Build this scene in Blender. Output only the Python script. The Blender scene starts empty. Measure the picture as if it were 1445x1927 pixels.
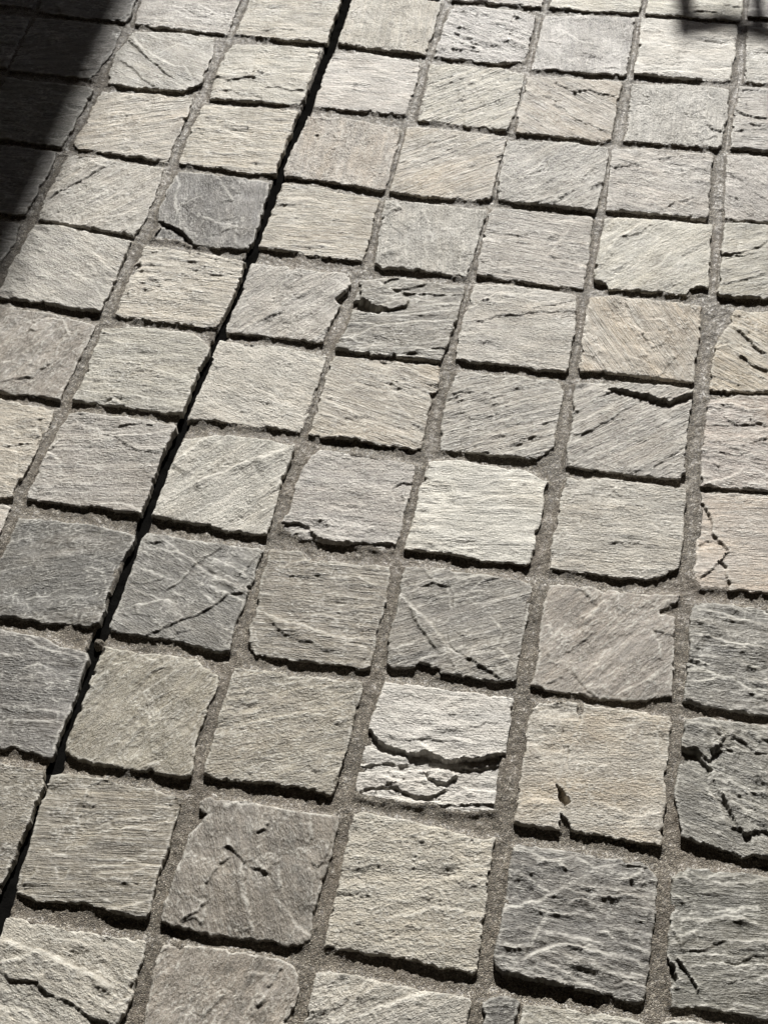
import bpy, math, numpy as np
from mathutils import Matrix, Vector

# ------------------------------------------------------------------ traced survey data (millimetres on the paving plane)
CAM=(0.24462, -1.00632, 1.30099)
AX=[(0.97961, 0.19858, -0.03059), (-0.13686, 0.77093, 0.62205), (0.14711, -0.60518, 0.78238)]
OFF=(0.1884, -0.92385)
SH=(0.07436, -0.99723)
WL=((-0.58419, 0.92729), (-0.55323, 0.31756))
CH=((0.26323, 0.97016), (0.37055, 0.9841))
CRUMB=(-262.5, -222.6)
LENS=52.313
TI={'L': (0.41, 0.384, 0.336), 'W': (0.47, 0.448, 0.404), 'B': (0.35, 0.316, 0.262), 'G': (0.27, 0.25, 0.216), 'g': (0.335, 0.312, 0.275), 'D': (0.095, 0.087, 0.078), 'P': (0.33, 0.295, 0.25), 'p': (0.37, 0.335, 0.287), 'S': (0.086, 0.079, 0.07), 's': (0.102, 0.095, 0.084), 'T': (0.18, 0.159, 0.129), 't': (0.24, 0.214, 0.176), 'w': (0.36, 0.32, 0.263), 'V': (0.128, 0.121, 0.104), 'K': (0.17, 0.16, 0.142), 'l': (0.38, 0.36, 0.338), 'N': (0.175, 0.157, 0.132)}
SLOT=[(-258.0, 1043.9), (-257.9, 977.3), (-255.0, 741.8), (-258.5, 601.1), (-255.6, 416.3), (-256.5, 378.6), (-254.4, 245.6), (-260.3, 174.3), (-261.4, 104.4), (-263.2, 50.8), (-263.3, -43.3), (-260.0, -109.4), (-261.8, -201.2), (-264.7, -223.0), (-256.9, -287.8), (-258.7, -368.1), (-257.7, -425.2), (-258.9, -472.4), (-256.8, -520.8), (-255.4, -585.6)]
STONES=[
('S0',[(-585.0,994.3),(-418.3,1004.5),(-419.2,952.6),(-415.8,861.9),(-489.7,863.0),(-564.0,868.4)],('g',0.3,1.0,0.2,0,12,0.3,0.3),[('d',1.0,[(-568.2,892.1),(-540.7,893.8),(-511.1,913.3),(-497.7,917.9)]),('d',2.0,[(-497.7,917.9),(-478.8,903.4),(-457.2,899.3),(-450.7,912.7)]),('b',1.5,[(-501.2,929.9),(-487.7,934.5),(-451.3,915.1)])]),
('S1',[(-556.4,849.8),(-495.7,855.0),(-433.2,849.5),(-423.0,812.7),(-419.4,736.3),(-442.9,714.5),(-478.7,712.7),(-557.9,714.4),(-564.1,738.3),(-568.5,792.6),(-563.0,825.1)],('G',-20.3,1.0,0.15,0,12,0.15,0.3),[('d',3.5,[(-563.0,824.6),(-534.4,798.1),(-507.1,774.4),(-480.1,751.0),(-458.9,736.2)]),('d',3.0,[(-563.0,774.9),(-532.8,756.5),(-508.5,732.9),(-483.1,714.4)]),('b',2.0,[(-557.1,852.0),(-552.6,828.6),(-520.7,790.9)]),('b',2.0,[(-504.3,784.1),(-471.2,768.5),(-455.0,771.0),(-442.5,752.4)]),('b',1.0,[(-507.0,793.0),(-497.4,808.6),(-484.3,822.5)]),('d',1.0,[(-561.1,738.3),(-540.9,746.0),(-531.5,752.1)])]),
('S2',[(-561.5,693.1),(-490.3,700.5),(-423.4,699.7),(-420.8,684.9),(-419.9,603.6),(-418.6,555.1),(-492.6,559.6),(-559.0,564.3),(-561.7,572.3),(-559.9,632.5)],('B',22.2,1.0,0.32,-0.25,9,0.12,0.5),[('b',1.0,[(-535.7,677.2),(-517.8,691.1),(-497.9,689.9)]),('b',1.0,[(-517.1,632.4),(-501.0,638.0),(-483.7,644.2)]),('b',1.2,[(-458.3,641.8),(-435.5,647.6),(-419.6,658.8)]),('d',1.0,[(-530.6,594.2),(-509.3,595.5),(-489.8,602.8)])]),
('S3',[(-560.6,546.2),(-532.9,551.9),(-420.7,544.3),(-415.0,515.2),(-412.9,441.8),(-416.9,400.1),(-461.9,402.2),(-556.9,411.4),(-559.6,425.2),(-562.9,499.1)],('g',54.9,1.0,0.25,0,12,0.3,0.3),[('d',3.5,[(-557.9,450.6),(-545.0,470.2),(-526.9,494.8),(-512.5,515.1),(-499.2,531.3)]),('b',1.2,[(-524.0,541.5),(-508.7,531.8),(-499.2,531.3)])]),
('S4',[(-557.1,401.6),(-517.5,403.8),(-417.2,389.4),(-416.4,361.2),(-414.9,265.5),(-415.9,253.6),(-480.6,256.3),(-553.2,258.9),(-557.6,263.1),(-559.8,319.5)],('g',-26.7,1.0,0.2,0,12,0.4,0.3),[('b',1.5,[(-449.9,350.0),(-434.9,334.7),(-419.2,324.9)]),('d',1.5,[(-493.9,280.9),(-486.4,270.1)]),('b',0.8,[(-460.9,337.4),(-446.9,325.6),(-426.5,294.0)])]),
('S5',[(-568.6,246.4),(-548.2,245.9),(-475.7,242.5),(-415.5,233.4),(-413.9,222.2),(-416.9,117.7),(-415.6,100.3),(-451.6,101.1),(-545.3,101.7),(-554.4,107.4)],('t',71.2,1.0,0.15,0,12,0.12,0.3),[('b',1.2,[(-511.6,148.5),(-498.6,152.3),(-490.6,169.7)]),('d',3.0,[(-498.8,114.6),(-480.9,123.9),(-462.0,130.3),(-457.3,143.6),(-444.6,161.6)]),('d',1.2,[(-492.7,195.3),(-480.3,181.1)]),('b',1.0,[(-494.9,208.1),(-485.6,229.6),(-477.5,234.3)]),('b',1.0,[(-477.5,234.3),(-456.8,231.2),(-439.0,207.7)]),('g',0.6,[(-462.0,130.3),(-454.5,112.9)])]),
('S6',[(-555.1,92.0),(-490.2,91.7),(-419.2,85.6),(-417.4,71.2),(-415.4,39.2),(-421.6,-30.2),(-421.7,-52.5),(-434.4,-56.3),(-533.8,-50.8)],('B',-2.5,1.0,0.2,0,12,0.3,0.3),[('d',2.5,[(-463.3,20.2),(-443.5,22.3),(-435.9,26.5),(-423.0,28.7)]),('d',1.5,[(-444.6,63.1),(-433.8,65.0),(-420.7,70.3)]),('b',1.5,[(-443.9,48.5),(-429.8,53.9),(-420.5,40.8)]),('g',1.0,[(-443.5,19.4),(-437.3,11.8),(-421.7,-30.6)]),('b',1.0,[(-428.5,-12.2),(-421.2,17.5)])]),
('S7',[(-535.6,-62.3),(-431.4,-64.5),(-416.2,-67.3),(-416.0,-76.6),(-415.0,-204.5),(-520.5,-202.1)],('B',-1.8,1.0,0.2,0,12,0.25,0.3),[]),
('T0',[(-407.3,1028.8),(-271.9,1056.9),(-266.8,975.9),(-262.2,863.7),(-322.7,859.8),(-404.6,866.4),(-405.7,911.4)],('p',3.6,1.0,0.25,0,12,0.25,0.4),[('d',2.0,[(-382.0,881.6),(-358.6,880.4),(-346.6,889.5),(-326.1,887.9),(-308.4,885.8)]),('b',1.8,[(-377.7,865.4),(-334.7,864.9),(-294.2,873.6)])]),
('T1',[(-401.4,839.3),(-335.9,846.7),(-266.5,846.7),(-266.4,835.9),(-263.6,731.5),(-268.5,709.2),(-336.8,708.4),(-400.4,705.9),(-406.1,758.0),(-408.1,785.5),(-404.0,830.6)],('L',4.0,1.0,0.2,0,12,0.25,0.3),[('d',2.5,[(-407.0,755.8),(-384.0,748.1),(-359.0,758.8),(-341.9,757.0)]),('b',2.5,[(-407.5,762.5),(-378.6,769.3),(-333.8,774.1)]),('b',2.5,[(-353.1,771.1),(-313.0,777.4),(-269.7,782.0)]),('d',2.5,[(-328.2,739.0),(-310.2,744.1),(-290.1,740.6),(-266.4,744.4)]),('d',2.0,[(-402.3,713.9),(-391.4,724.5),(-372.9,727.5),(-353.6,717.2),(-341.5,723.6),(-317.9,711.9)]),('g',1.2,[(-266.4,744.4),(-266.2,766.7),(-266.6,780.2)])]),
('T2',[(-404.3,691.3),(-333.6,696.3),(-266.0,695.8),(-264.8,687.3),(-264.5,573.2),(-264.1,553.7),(-295.7,550.8),(-353.4,554.1),(-402.2,556.6),(-404.3,571.6),(-407.0,639.8)],('B',1.4,1.0,0.45,-0.5,8,0.15,0.5),[('d',1.5,[(-376.1,610.7),(-362.7,610.8),(-346.8,611.3)]),('d',1.2,[(-396.6,570.3),(-379.4,575.2),(-358.5,576.5)]),('d',1.0,[(-403.6,631.5),(-363.7,633.7),(-338.4,639.9)])]),
('T3',[(-398.0,539.9),(-349.7,540.8),(-293.1,540.9),(-264.7,535.3),(-264.4,525.1),(-259.1,418.9),(-260.7,402.9),(-274.5,400.6),(-310.1,393.6),(-341.1,395.8),(-361.8,401.8),(-394.7,399.5),(-395.7,412.2),(-391.8,423.6),(-402.6,454.5),(-400.4,499.4)],('D',-77.6,1.5,0.15,0,12,0.1,0.3),[('p',-5.0,[(-403.2,409.9),(-395.1,433.6),(-377.9,427.1),(-354.3,416.1),(-340.1,402.0),(-330.3,385.4),(-366.5,372.1),(-400.5,384.6)]),('b',1.5,[(-339.3,535.4),(-323.1,514.4),(-306.2,490.1)]),('b',1.0,[(-374.2,471.2),(-361.4,484.9),(-351.2,494.3)]),('d',1.0,[(-378.7,482.0),(-356.8,477.9)]),('b',1.8,[(-333.9,451.3),(-316.3,442.9),(-285.3,440.6)]),('b',1.2,[(-402.7,537.0),(-386.2,512.0),(-383.6,481.2),(-366.8,445.8)]),('d',1.0,[(-316.6,416.9),(-297.9,431.1),(-284.3,437.0)]),('b',1.2,[(-301.8,541.6),(-299.3,522.3),(-305.2,505.7)]),('d',1.0,[(-330.3,484.2),(-305.7,488.2)]),('b',1.0,[(-363.1,446.4),(-354.5,425.4),(-332.5,410.6)]),('b',1.0,[(-287.7,440.2),(-279.5,404.8)]),('d',1.2,[(-314.8,446.9),(-303.7,452.5),(-293.0,459.9)])]),
('T4',[(-399.1,385.0),(-357.0,385.7),(-305.6,382.8),(-264.4,376.3),(-259.1,375.1),(-257.5,336.7),(-261.1,257.8),(-265.5,251.3),(-282.2,249.4),(-338.2,251.4),(-397.7,251.9),(-399.3,263.3),(-401.1,317.6),(-399.8,364.0)],('B',1.1,1.0,0.4,-0.3,9,0.25,0.3),[('d',2.0,[(-321.4,380.5),(-297.1,373.8),(-284.4,372.3),(-262.7,365.3)]),('d',1.5,[(-307.0,347.3),(-289.2,345.0),(-266.2,350.6)]),('b',2.0,[(-405.4,297.6),(-396.9,309.4),(-385.9,321.7),(-361.2,338.2)]),('p',-3.0,[(-406.6,332.3),(-392.2,341.8),(-394.0,355.8),(-399.0,347.8),(-405.3,336.1)]),('b',1.0,[(-394.5,294.2),(-390.1,303.6),(-384.4,301.1)])]),
('T5',[(-404.9,226.6),(-374.0,236.6),(-334.3,238.6),(-287.6,237.1),(-263.7,217.7),(-262.5,208.7),(-266.1,145.6),(-265.6,105.4),(-270.2,102.9),(-297.1,102.5),(-363.1,101.5),(-402.2,104.3),(-402.6,109.5),(-401.1,159.1)],('g',3.0,1.0,0.25,0,12,0.32,0.3),[('p',-2.0,[(-360.2,127.7),(-357.2,129.1),(-356.3,124.4),(-359.6,124.4)]),('d',1.8,[(-359.4,111.0),(-347.2,116.2),(-335.3,115.2)]),('b',1.8,[(-363.2,101.3),(-352.8,112.2),(-334.8,106.2)]),('b',1.2,[(-405.7,223.3),(-392.2,219.0),(-377.8,226.4)]),('d',1.0,[(-321.2,221.3),(-306.7,220.6),(-296.4,217.5)]),('x',1.0,[(-344.9,138.0),(-339.9,129.7),(-349.1,122.0),(-336.9,134.8),(-345.6,125.6)])]),
('T6',[(-398.1,80.6),(-390.1,84.6),(-340.5,87.2),(-270.8,87.3),(-266.0,82.2),(-268.2,67.5),(-269.5,33.1),(-269.4,-45.9),(-270.0,-49.9),(-295.9,-51.4),(-316.2,-48.7),(-402.9,-51.5),(-405.6,-44.1),(-405.6,11.7),(-401.7,58.5)],('G',10.0,2,0.2,0,12,0.3,0.3),[('d',3.0,[(-334.8,70.4),(-322.8,75.5),(-306.0,79.9),(-290.0,79.7)]),('d',2.0,[(-348.4,56.3),(-329.4,53.8),(-312.3,42.4),(-292.7,37.2),(-271.5,40.9)]),('b',1.2,[(-330.3,56.6),(-308.9,60.3),(-290.5,66.5)]),('b',2.0,[(-403.1,-7.8),(-407.7,11.3),(-404.2,20.5),(-392.8,13.9)]),('d',1.0,[(-387.1,36.5),(-371.6,37.7)])]),
('T7',[(-402.1,-78.0),(-361.4,-75.4),(-322.9,-73.9),(-285.1,-77.1),(-264.1,-78.7),(-266.3,-89.6),(-270.5,-141.3),(-267.1,-199.4),(-278.1,-207.6),(-314.3,-209.4),(-339.1,-210.4),(-379.3,-210.7),(-403.9,-209.5),(-402.9,-148.3),(-402.3,-133.4),(-402.4,-101.1)],('S',22.8,1.2,0.06,0,12,0.1,0.7),[('d',0.6,[(-301.3,-119.3),(-294.7,-116.8)]),('d',0.8,[(-308.0,-143.3),(-302.7,-143.6)]),('d',0.6,[(-384.5,-131.6),(-380.6,-127.8)]),('b',1.2,[(-323.0,-73.6),(-301.3,-73.7),(-285.0,-77.4)])]),
('T8',[(-405.7,-225.2),(-370.6,-225.8),(-316.7,-226.3),(-299.8,-234.1),(-268.4,-236.5),(-264.7,-243.9),(-265.3,-256.0),(-263.8,-309.5),(-263.2,-361.6),(-266.2,-364.0),(-299.4,-362.2),(-319.4,-361.6),(-402.1,-361.4)],('s',4.7,1.0,0.1,0,12,0.13,0.5),[('b',1.0,[(-342.1,-230.0),(-320.0,-240.1),(-296.6,-242.9),(-270.7,-247.4)]),('b',1.0,[(-319.7,-329.4),(-300.8,-327.0),(-274.5,-323.2)]),('d',1.0,[(-294.5,-349.6),(-281.3,-342.9),(-266.6,-340.2)]),('b',0.8,[(-329.7,-269.7),(-316.8,-260.5),(-305.7,-263.0)]),('b',0.8,[(-307.1,-315.0),(-288.5,-311.6),(-271.0,-310.6)])]),
('T9',[(-402.7,-373.9),(-313.6,-377.0),(-287.5,-379.5),(-267.6,-375.8),(-261.3,-389.0),(-260.7,-395.4),(-262.2,-469.1),(-265.6,-494.5),(-265.9,-520.4),(-399.1,-518.5)],('T',5.2,1.0,0.05,0,12,0.45,0.3),[]),
('A0',[(-249.0,1002.1),(-180.4,1003.7),(-111.5,995.4),(-110.9,978.2),(-109.9,873.9),(-111.9,858.7),(-131.1,858.4),(-206.2,860.2),(-245.7,866.3),(-246.1,882.7)],('L',-84.7,1.0,0.15,0,12,0.38,0.3),[('d',1.2,[(-133.2,884.4),(-125.5,888.0)]),('d',1.2,[(-126.9,987.4),(-115.1,969.3)]),('d',0.8,[(-243.8,954.5),(-231.1,922.0)])]),
('A1',[(-247.2,840.2),(-204.0,849.7),(-116.1,838.0),(-112.8,829.3),(-111.5,755.7),(-112.6,712.9),(-116.6,709.8),(-169.5,712.5),(-247.5,710.0),(-248.5,717.4),(-249.6,801.1)],('L',0.8,1.0,0.22,0,12,0.22,0.3),[('p',-4.0,[(-179.0,705.0),(-162.8,717.1),(-162.0,712.9),(-164.5,699.6),(-177.4,697.6)])]),
('A2',[(-249.1,683.6),(-197.3,690.7),(-114.8,677.0),(-112.4,668.9),(-109.8,610.0),(-109.5,549.4),(-112.0,543.4),(-192.2,549.4),(-251.9,549.9),(-255.0,565.5),(-251.8,627.2)],('P',-87.3,1.0,0.12,0,12,0.38,0.6),[('p',-0.9,[(-247.9,677.7),(-198.9,685.6),(-182.4,671.3),(-181.7,561.2),(-202.2,549.9),(-247.5,566.3)]),('p',-2.0,[(-228.2,645.0),(-223.1,645.8),(-220.3,633.8),(-224.2,633.2)]),('d',1.2,[(-204.7,605.6),(-201.4,614.2),(-194.3,617.4)]),('b',1.0,[(-233.3,684.3),(-227.3,664.1),(-212.3,662.3)]),('b',0.8,[(-214.5,591.8),(-208.6,560.7)])]),
('A3',[(-250.2,539.9),(-214.5,540.1),(-112.7,525.4),(-112.6,517.7),(-109.7,448.0),(-110.1,406.2),(-110.8,403.0),(-150.4,400.5),(-200.1,403.6),(-242.8,405.9),(-251.2,407.6),(-250.1,442.8)],('B',2.0,1.0,0.45,-0.35,8,0.15,0.5),[('d',1.2,[(-241.6,531.7),(-213.6,532.4),(-203.5,522.4)]),('d',0.8,[(-160.9,446.4),(-144.6,451.0),(-129.5,449.8)])]),
('A4',[(-250.4,374.5),(-196.3,373.3),(-122.9,374.5),(-114.2,356.9),(-115.9,342.7),(-128.0,325.9),(-120.2,315.5),(-127.2,261.7),(-127.7,249.4),(-138.7,247.5),(-169.2,247.9),(-216.3,246.4),(-248.2,245.7),(-251.4,249.9),(-249.8,313.1)],('g',56.6,1.0,0.28,0,12,0.3,0.3),[('d',2.5,[(-220.2,261.5),(-209.1,273.3),(-189.5,289.9)]),('d',3.0,[(-130.4,321.8),(-120.3,340.6),(-114.8,348.3)]),('d',2.0,[(-130.6,260.4),(-123.6,281.2),(-118.3,288.8)]),('b',1.0,[(-206.3,290.4),(-202.0,311.4),(-203.9,338.5),(-196.5,367.6)]),('d',1.5,[(-198.0,363.8),(-182.4,359.5),(-174.7,367.8)])]),
('A5',[(-254.3,230.6),(-213.0,233.9),(-165.9,234.5),(-116.6,227.2),(-116.2,199.1),(-118.7,107.1),(-121.9,101.4),(-155.7,100.6),(-177.7,98.5),(-220.2,99.6),(-256.8,97.5),(-256.8,104.3),(-254.1,161.9)],('L',-15.6,1.4,0.15,0,12,0.4,0.3),[]),
('A6',[(-252.1,67.8),(-215.6,80.8),(-173.7,83.1),(-120.1,80.8),(-119.0,73.6),(-123.3,34.5),(-121.4,-30.4),(-120.9,-53.9),(-137.4,-56.1),(-158.6,-56.8),(-215.4,-51.7),(-256.9,-49.9),(-256.1,-44.3),(-255.3,41.4)],('L',54.5,1.0,0.15,0,12,0.3,0.3),[('b',3.5,[(-256.6,20.8),(-245.4,42.6),(-233.9,64.7),(-215.7,79.5)]),('b',3.0,[(-223.8,-1.2),(-204.7,16.0),(-186.8,30.3),(-170.8,44.4),(-151.6,59.1)]),('b',3.0,[(-163.9,45.6),(-149.2,56.7),(-134.5,67.8),(-120.0,80.4)]),('d',1.2,[(-213.8,17.2),(-202.9,33.1),(-187.7,49.9)]),('d',1.8,[(-147.1,-18.9),(-138.5,-2.5),(-126.7,10.4),(-122.8,24.9)]),('d',0.8,[(-161.0,-33.4),(-158.2,-19.6),(-144.5,-6.3)])]),
('A7',[(-253.9,-73.8),(-232.7,-74.6),(-162.5,-74.1),(-120.8,-73.4),(-120.3,-77.7),(-120.6,-123.0),(-124.2,-186.6),(-122.4,-208.6),(-131.3,-211.6),(-186.6,-206.8),(-254.9,-209.6),(-256.2,-200.2),(-255.2,-145.8),(-257.3,-82.8)],('V',-23.1,1.0,0.12,0,12,0.15,0.3),[('b',2.0,[(-240.9,-74.8),(-214.8,-91.0),(-191.9,-104.8),(-167.3,-118.0),(-133.2,-129.3)]),('d',3.2,[(-214.3,-209.2),(-201.7,-197.4),(-187.0,-185.2),(-171.6,-175.3),(-155.5,-160.3),(-140.5,-140.5),(-125.8,-134.2)]),('d',2.0,[(-210.4,-148.2),(-198.1,-133.6),(-191.7,-119.9),(-185.9,-103.7),(-173.4,-88.7),(-162.7,-73.9)]),('d',1.5,[(-255.4,-143.9),(-236.5,-144.2),(-222.5,-135.5),(-214.0,-128.9)]),('d',1.2,[(-251.1,-150.6),(-235.0,-148.9),(-220.9,-147.6)]),('d',2.0,[(-138.4,-117.8),(-130.3,-101.3),(-123.5,-79.8)]),('d',1.8,[(-186.5,-207.6),(-181.8,-196.2),(-168.7,-192.6)]),('b',1.2,[(-173.3,-96.3),(-150.8,-102.5),(-127.2,-113.3)]),('b',1.2,[(-237.9,-172.7),(-219.8,-164.6),(-199.4,-157.2)]),('d',1.2,[(-236.3,-184.5),(-220.7,-181.7),(-207.7,-184.2)]),('d',2.2,[(-251.6,-88.5),(-235.5,-85.6),(-221.8,-81.8)]),('b',1.0,[(-176.4,-129.7),(-151.6,-137.6),(-123.0,-144.7)]),('b',1.0,[(-242.7,-124.0),(-224.7,-128.3),(-216.0,-129.3)]),('p',-3.0,[(-125.1,-125.4),(-120.1,-124.5),(-118.9,-129.2),(-122.8,-129.9)]),('b',0.8,[(-228.4,-88.2),(-213.2,-103.5),(-196.5,-110.7)])]),
('A8',[(-253.1,-227.7),(-226.5,-228.9),(-151.3,-224.6),(-142.8,-234.3),(-124.3,-241.4),(-123.1,-247.7),(-125.1,-277.1),(-126.4,-319.8),(-121.0,-346.2),(-121.0,-357.6),(-131.4,-361.3),(-184.2,-362.1),(-236.3,-360.3),(-253.4,-354.3),(-254.3,-348.4),(-254.0,-303.3),(-254.6,-253.4)],('t',63.3,1.0,0.1,0,12,0.17,0.2),[('d',1.2,[(-203.6,-269.3),(-195.1,-252.0),(-184.5,-240.9)]),('d',1.8,[(-190.2,-293.5),(-183.2,-284.5)]),('g',1.2,[(-182.4,-296.5),(-173.7,-312.3)]),('d',1.2,[(-173.3,-329.3),(-166.0,-340.7),(-159.0,-341.5)]),('b',1.2,[(-204.9,-233.1),(-194.1,-235.8)]),('b',1.5,[(-169.0,-355.6),(-156.4,-347.0)]),('d',1.5,[(-130.7,-310.8),(-128.7,-291.0),(-123.0,-276.8)]),('b',1.0,[(-199.1,-277.5),(-187.4,-264.1),(-178.8,-253.5)]),('b',1.5,[(-254.2,-296.4),(-248.8,-270.9),(-241.5,-244.4)]),('d',1.0,[(-252.1,-284.9),(-243.7,-274.4),(-239.1,-257.7)])]),
('A9',[(-257.6,-382.3),(-240.5,-377.3),(-205.9,-376.9),(-141.3,-379.1),(-122.4,-382.6),(-121.0,-389.3),(-121.6,-425.4),(-122.2,-465.4),(-117.8,-503.6),(-121.9,-508.5),(-148.7,-508.3),(-183.2,-505.9),(-226.7,-511.4),(-249.8,-507.2),(-251.5,-501.1),(-252.9,-459.5),(-258.7,-400.9)],('T',8.5,1.0,0.38,-0.2,8,0.12,0.3),[('p',-1.4,[(-205.7,-377.9),(-217.1,-389.3),(-213.3,-408.8),(-215.7,-421.2),(-207.8,-433.6),(-192.9,-433.7),(-164.9,-422.6),(-148.6,-415.6),(-124.6,-409.2),(-122.6,-387.9),(-140.8,-380.2)]),('b',1.2,[(-181.7,-416.9),(-164.7,-411.7),(-141.8,-407.5)]),('d',1.2,[(-215.2,-417.2),(-197.9,-412.9),(-182.0,-415.9)]),('p',-1.2,[(-219.3,-475.4),(-206.2,-473.5),(-207.3,-483.5),(-213.3,-484.6)]),('d',1.2,[(-246.8,-498.4),(-223.4,-495.0),(-204.5,-497.0),(-189.4,-493.2)]),('d',1.0,[(-165.6,-477.5),(-150.9,-478.5),(-133.5,-476.2)]),('b',2.0,[(-166.1,-509.1),(-147.9,-504.7),(-134.9,-495.0),(-127.2,-490.8)]),('b',1.0,[(-246.1,-492.7),(-239.9,-489.6),(-237.9,-479.8)]),('d',1.0,[(-210.9,-413.4),(-201.6,-401.6)]),('b',1.2,[(-199.0,-432.0),(-184.3,-420.3)]),('x',3.0,[(-202.2,-482.5),(-187.4,-477.9),(-190.0,-497.0),(-165.0,-496.0)])]),
('A10',[(-247.6,-532.8),(-234.7,-528.3),(-208.9,-530.7),(-117.4,-527.9),(-113.3,-529.7),(-112.1,-540.2),(-111.8,-579.6),(-114.4,-598.1),(-116.6,-606.7),(-120.7,-641.9),(-253.8,-641.5),(-251.7,-634.0)],('g',-17.6,1.0,0.12,0,12,0.5,0.3),[('b',4.0,[(-246.6,-555.0),(-236.5,-553.1),(-219.1,-556.9),(-197.7,-557.2),(-181.9,-562.1),(-163.2,-565.5),(-141.9,-571.8),(-125.7,-579.0)]),('d',4.0,[(-236.7,-581.2),(-221.8,-587.9),(-203.5,-585.3),(-184.8,-593.7),(-166.9,-595.4),(-151.3,-600.8),(-140.6,-607.1),(-124.8,-608.2)]),('b',2.5,[(-239.7,-573.1),(-223.8,-568.3),(-212.0,-561.7)]),('b',2.0,[(-127.9,-582.8),(-119.4,-588.0),(-112.8,-581.7)]),('x',4.0,[(-205.5,-570.1),(-190.5,-577.7),(-169.2,-573.6)])]),
('B-1',[(-116.9,1141.9),(39.3,1149.8),(41.5,1020.3),(40.2,1005.7),(-19.1,1003.8),(-97.7,1006.2)],('L',-0.2,1.0,0.2,0,12,0.25,0.3),[]),
('B0',[(-97.6,981.7),(-54.0,991.3),(7.5,989.3),(35.7,979.4),(36.1,958.5),(36.8,868.7),(33.5,864.2),(3.8,852.9),(-7.9,852.4),(-31.6,852.6),(-95.3,854.6),(-98.8,856.7),(-97.2,910.0)],('l',-23.0,2,0.15,0.9,16,0.4,0.1),[('d',1.8,[(-95.3,969.9),(-79.2,974.9),(-57.5,963.5),(-41.7,970.8)]),('d',3.0,[(-79.4,878.7),(-61.7,872.1),(-49.1,878.7),(-28.8,872.6)]),('b',2.5,[(-84.4,899.1),(-64.0,885.8),(-54.4,894.3),(-39.1,885.0)]),('d',1.5,[(-86.6,920.2),(-68.7,913.4)]),('d',2.0,[(-2.4,986.7),(5.9,968.4),(17.9,972.6)]),('d',1.5,[(-27.8,953.4),(-3.8,942.7),(4.3,963.3)]),('d',1.5,[(-6.1,918.4),(12.1,907.1),(26.9,918.8)])]),
('B1',[(-100.7,836.5),(-61.0,840.0),(2.1,838.1),(39.6,832.3),(41.7,823.5),(39.9,760.9),(35.5,708.4),(33.1,699.6),(-40.3,701.1),(-93.9,703.5),(-95.2,714.4),(-100.0,815.5)],('L',40.0,1.0,0.55,-0.5,7,0.25,0.3),[]),
('B2',[(-105.4,683.4),(-64.2,686.4),(33.7,685.3),(36.4,677.3),(33.7,608.0),(35.0,557.5),(31.5,552.5),(11.3,543.6),(-63.4,541.3),(-101.4,545.1),(-102.6,555.0),(-103.2,618.1)],('P',39.1,1.0,0.5,-0.5,9,0.15,0.8),[('d',1.8,[(-27.2,594.3),(-9.4,609.1),(6.3,621.7)]),('d',1.0,[(-67.6,648.2),(-47.1,663.9),(-30.8,674.8)])]),
('B3',[(-105.0,523.4),(-60.6,526.3),(31.2,527.2),(32.2,520.8),(30.2,428.7),(28.9,395.0),(25.9,392.5),(-5.4,394.3),(-47.1,395.3),(-83.4,392.3),(-92.6,399.9),(-94.0,410.0),(-101.4,477.1)],('g',-80.9,1.0,0.25,0,12,0.25,0.3),[('b',1.5,[(-92.7,525.2),(-79.4,508.4),(-90.0,499.1)]),('d',1.5,[(-91.2,480.2),(-81.5,468.8),(-73.3,464.7)]),('d',1.2,[(-76.8,482.6),(-62.8,473.8)]),('b',1.5,[(-50.4,513.2),(-38.5,488.9),(-27.9,457.6)]),('b',1.0,[(-61.4,466.7),(-56.5,434.7),(-49.3,403.8)]),('d',1.0,[(-44.0,465.9),(-37.3,456.0)]),('b',1.0,[(-88.6,418.6),(-71.8,432.2),(-56.0,438.4)])]),
('B4',[(-104.2,365.6),(-79.6,373.7),(-51.4,378.5),(27.0,377.7),(29.3,364.2),(27.2,293.7),(22.3,257.5),(22.1,240.1),(16.0,240.9),(-24.3,238.5),(-83.8,238.4),(-109.6,243.2),(-109.9,250.6),(-102.7,291.4),(-104.6,344.6)],('N',12.5,1.0,0.2,0.8,13,0.12,0.3),[('p',-9.0,[(-107.5,325.7),(-93.8,328.0),(-80.6,321.8),(-68.6,320.5),(-63.5,313.0),(-68.5,308.8),(-90.0,310.2),(-105.0,314.3)]),('p',3.0,[(-79.9,364.6),(-65.4,351.5),(-50.3,347.3),(-35.2,336.3),(-36.7,325.9),(-58.2,315.6),(-70.8,320.1),(-80.6,321.8),(-96.4,329.3),(-105.7,361.9)]),('d',4.0,[(-74.6,362.0),(-66.7,370.2),(-53.2,374.3)]),('d',4.0,[(-65.4,351.5),(-51.5,353.2),(-34.0,361.3),(-17.2,372.7)]),('d',3.0,[(-50.4,347.9),(-20.6,353.0),(-4.2,353.4),(14.4,354.8),(27.2,362.1)]),('b',2.2,[(-89.5,264.2),(-74.2,279.8),(-57.8,290.8),(-26.9,299.4),(4.0,307.9),(23.9,313.0)]),('b',1.8,[(-32.0,313.4),(-9.9,320.4),(22.9,332.7)]),('b',1.5,[(-106.8,258.0),(-90.2,267.3)]),('d',3.0,[(-23.1,243.5),(-8.8,252.3),(8.3,258.4),(22.4,262.4)]),('d',1.5,[(-20.0,287.4),(-8.5,287.8)]),('b',1.5,[(-101.0,285.1),(-81.1,290.1),(-62.0,288.4)])]),
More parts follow.
